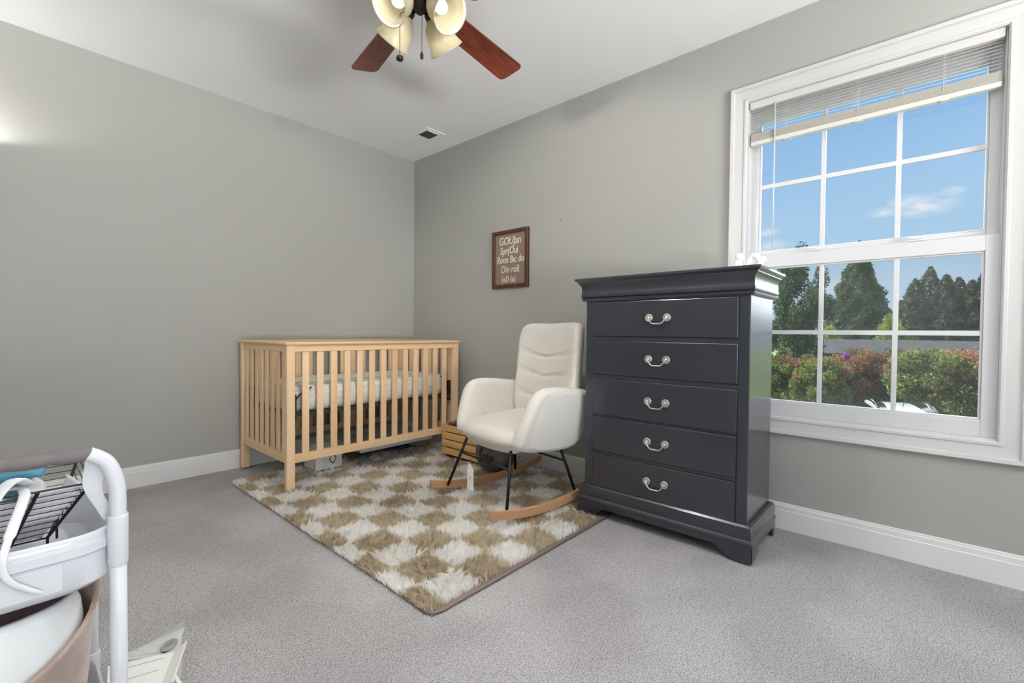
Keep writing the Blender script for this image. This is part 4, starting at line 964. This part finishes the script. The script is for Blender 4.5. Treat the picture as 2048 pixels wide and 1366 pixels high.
grass_m = mat('lawn', srgb(96, 118, 58), .9, noise=(.5, 4), col2=srgb(132, 146, 74))
struct('trim_3', MB().box(.9, 120, -70, 90, GZ-.3, GZ), grass_m)
struct('trim_4', MB().box(4.5, 13.2, -30, 40, GZ-.01, GZ+.02), mat('asphalt', srgb(120, 120, 122), .9, noise=(4, 5), col2=srgb(140, 139, 138)))
bpy.data.objects['trim_3'].name = 'ground_lawn'; bpy.data.objects['trim_4'].name = 'ground_driveway'
conifer('conifer_tree', az(1714), 38, 7.2, 3.3, 'tall broad dark green conifer seen through the middle panes', 70000, .11, g_con, 11)
broad('leafy_tree', az(1588), 26, 5.45, 1.7, 'loose leafy green tree seen through the left panes beside the dresser', 26000, .065, g_dark, 12, nclump=60, zlow=-1.5, cr_=.20)
lab = ['leftmost small conifer in the far row', 'tall pointed conifer in the far row', 'second pointed conifer in the far row, right of the tallest', 'rounded conifer in the middle of the far row', 'conifer right of the rounded one in the far row', 'rightmost conifer in the far row by the window edge', 'low dark conifer at the left end of the far row']
for i, (px, zt_, rd, D_) in enumerate(((1828, 5.3, 2.3, 46), (1857, 6.7, 2.5, 51), (1889, 5.5, 2.2, 46), (1915, 5.7, 2.2, 51), (1942, 5.0, 2.1, 46), (1966, 6.1, 2.2, 51), (1802, 4.0, 2.4, 51))):
    conifer('conifer_tree', az(px), D_, zt_, rd, lab[i], 15000, .13, g_far, 20+i, 'row of far conifers', taper=.72)
broad('leafy_shrub', az(1786), 32.8, 2.3, 1.2, 'pale green shrub right of the tall conifer, behind the window bar', 10000, .075, g_mid, 31, nclump=18, zlow=-2.2)
broad('leafy_shrub', az(1655), 32.8, 1.65, 1.1, 'small light green shrub at the foot of the tall conifer', 7000, .07, g_mid, 32, nclump=14, zlow=-2.2)
# crape myrtles
def myrtle(px, D, zt_, rad, label, seed, red=.35, m2=None, n=30000, zl=-2.3):
    azd = az(px); x, y = pos(azd, D); R_ = np.random.default_rng(seed); root = thing('crape_myrtle', (x, y, GZ), label, 'shrub', 'flowering shrubs outside the window')
    zc = (zl+zt_)/2; hz = (zt_-zl)/2; P = []; Q = []
    for k in range(60):
        d = R_.normal(size=3); d /= np.linalg.norm(d); q = R_.random()**.35*.86; c_ = np.array((x+d[0]*rad*q, y+d[1]*rad*q, zc+d[2]*hz*q))
        pt = clump(c_, (rad*.25, rad*.25, hz*.22), n//60, R_)
        (Q if c_[2] > zt_-2*hz*red+R_.normal(0, .42) else P).append(pt)
    if P: leaf_mesh('foliage', np.concatenate(P), .052, [g_mid, g_dark, g_tan], root, seed=seed, mi=R_.choice(3, len(np.concatenate(P)), p=(.50, .36, .14)))
    if Q: leaf_mesh('blossom', np.concatenate(Q), .042, [m2 or g_red, g_mid, g_tan], root, seed=seed+1, mi=R_.choice(3, len(np.concatenate(Q)), p=(.55, .15, .30)))
    trunk(root, x, y, (zc-GZ)*1.2, .05, 5, seed, .55)
g_tan = mat('blossom_straw', srgb(196, 152, 112), .8, trans=(.35, srgb(200, 150, 110)))
myrtle(1572, 24, .52, 1.35, 'flowering shrub with red top outside the left panes, nearest the dresser', 41, .26)
myrtle(1632, 23, .20, 1.40, 'mostly green shrub behind the left window bar', 42, .22)
myrtle(1690, 24.5, .50, 1.55, 'rust-topped shrub in the middle panes with the purple bloom above', 43, .46)
myrtle(1752, 25, .64, 1.55, 'rust-flowered shrub in the middle panes, left of the right window bar', 44, .52)
myrtle(1822, 24.5, .38, 1.4, 'brownish shrub just right of the right window bar', 45, .48)
myrtle(1897, 22.6, .80, 1.85, 'large bright green shrub with a pink-red crown in the right panes', 46, .13, n=42000)
myrtle(1966, 22.5, .75, 1.6, 'green shrub with rust crown at the right edge of the window', 47, .35)
R_ = np.random.default_rng(5); x, y = pos(az(1693), 22.2)
fb2 = thing('purple_bloom', (x, y, GZ), 'single purple flower head above the rust-topped shrub', 'flower'); leaf_mesh('bloom', clump((x, y, .16), (.13, .13, .13), 500, R_), .04, [g_pur], fb2, seed=6)
MB().tube([(x, y, GZ), (x, y, .08)], .005, 6).build('stem', g_dark, fb2)
# dark shed with a low roof behind the shrubs
x, y = pos(az(1740), 30)
sh_ = thing('garden_shed', (x, y, GZ), 'long dark grey shed behind the shrubs below the tall conifer', 'shed')
slate = mat('shed_slate', srgb(66, 66, 66), .8, noise=(3, 3), col2=srgb(80, 80, 78)); sw = mat('shed_wall', srgb(74, 78, 78), .8)
MB().box(x-1.2, x+1.2, y-6.5, y+3.0, GZ, .05).build('wall', sw, sh_)
MB().prism([(-1.4, .0), (1.4, .0), (0, .72)], lambda a, z, t: (x+a, y+t, z+.055), -6.8, 3.3).build('roof', slate, sh_)
MB().box(x-1.23, x-1.2, y+1.6, y+2.4, -1.4, -.4).build('shed_window', mat('shed_pane', srgb(110, 118, 122), .2), sh_)
# parked car
def car():
    x, y = pos(az(1790), 19.8)
    c = thing('parked_car', (x, y, GZ), 'silver-white parked car, its roof just above the window bottom rail', 'car', rotz=math.radians(14)); c.scale = (1.14, 1.14, 1.14)
    paint = mat('car_silver', srgb(214, 218, 222), .2, spec=.6, coat=.6); gls = mat('car_glass', srgb(24, 28, 32), .08, spec=.8); tyre = mat('tyre', srgb(26, 26, 26), .8)
    side = [(-2.15, .35), (2.15, .35), (2.2, .62), (2.1, .82), (1.25, .93), (.62, 1.0), (-1.55, 1.02), (-2.1, .95), (-2.2, .6)]
    g = MB(); st = [(-.86, .96, -.0), (-.80, 1.0, 0), (.80, 1.0, 0), (.86, .96, 0)]
    ol = smooth_loop(side, 2)
    g.pillow(ol, 1.72, .10, lambda a, z, h: (a, h, z), er=6, ir=4); g.build('body', paint, c, world=False, smooth=True)
    def cab(grow, name, m, lo=.96):
        s2 = smooth_loop([(-1.75, lo), (-1.35, 1.36), (-.8, 1.47), (.0, 1.48), (.35, 1.40), (1.05, lo)], 2)
        g = MB(); g.pillow(s2, 1.38+grow, .12, lambda a, z, h: (a, h*(1-.22*max(0, (z-1.0))), z+grow*.0), er=6, ir=4); return g.build(name, m, c, world=False, smooth=True)
    cab(0, 'cabin_glass', gls)
    s3 = smooth_loop([(-1.40, 1.365), (-.85, 1.485), (0, 1.495), (.36, 1.405), (.1, 1.41), (-.8, 1.41)], 2)
    MB().pillow(s3, 1.26, .02, lambda a, z, h: (a, h, z), er=3, ir=3).build('roof', paint, c, world=False, smooth=True)
    for (a, yy) in ((-1.3, -.8), (-1.3, .8), (1.35, -.8), (1.35, .8)):
        MB().tube([(a, yy-.1, .31), (a, yy+.1, .31)], .31, 24).build('wheel', tyre, c, world=False)
    MB().tube([(-.95, 0, 1.47), (-1.18, 0, 1.78)], .008, 6).build('antenna', tyre, c, world=False)
car()
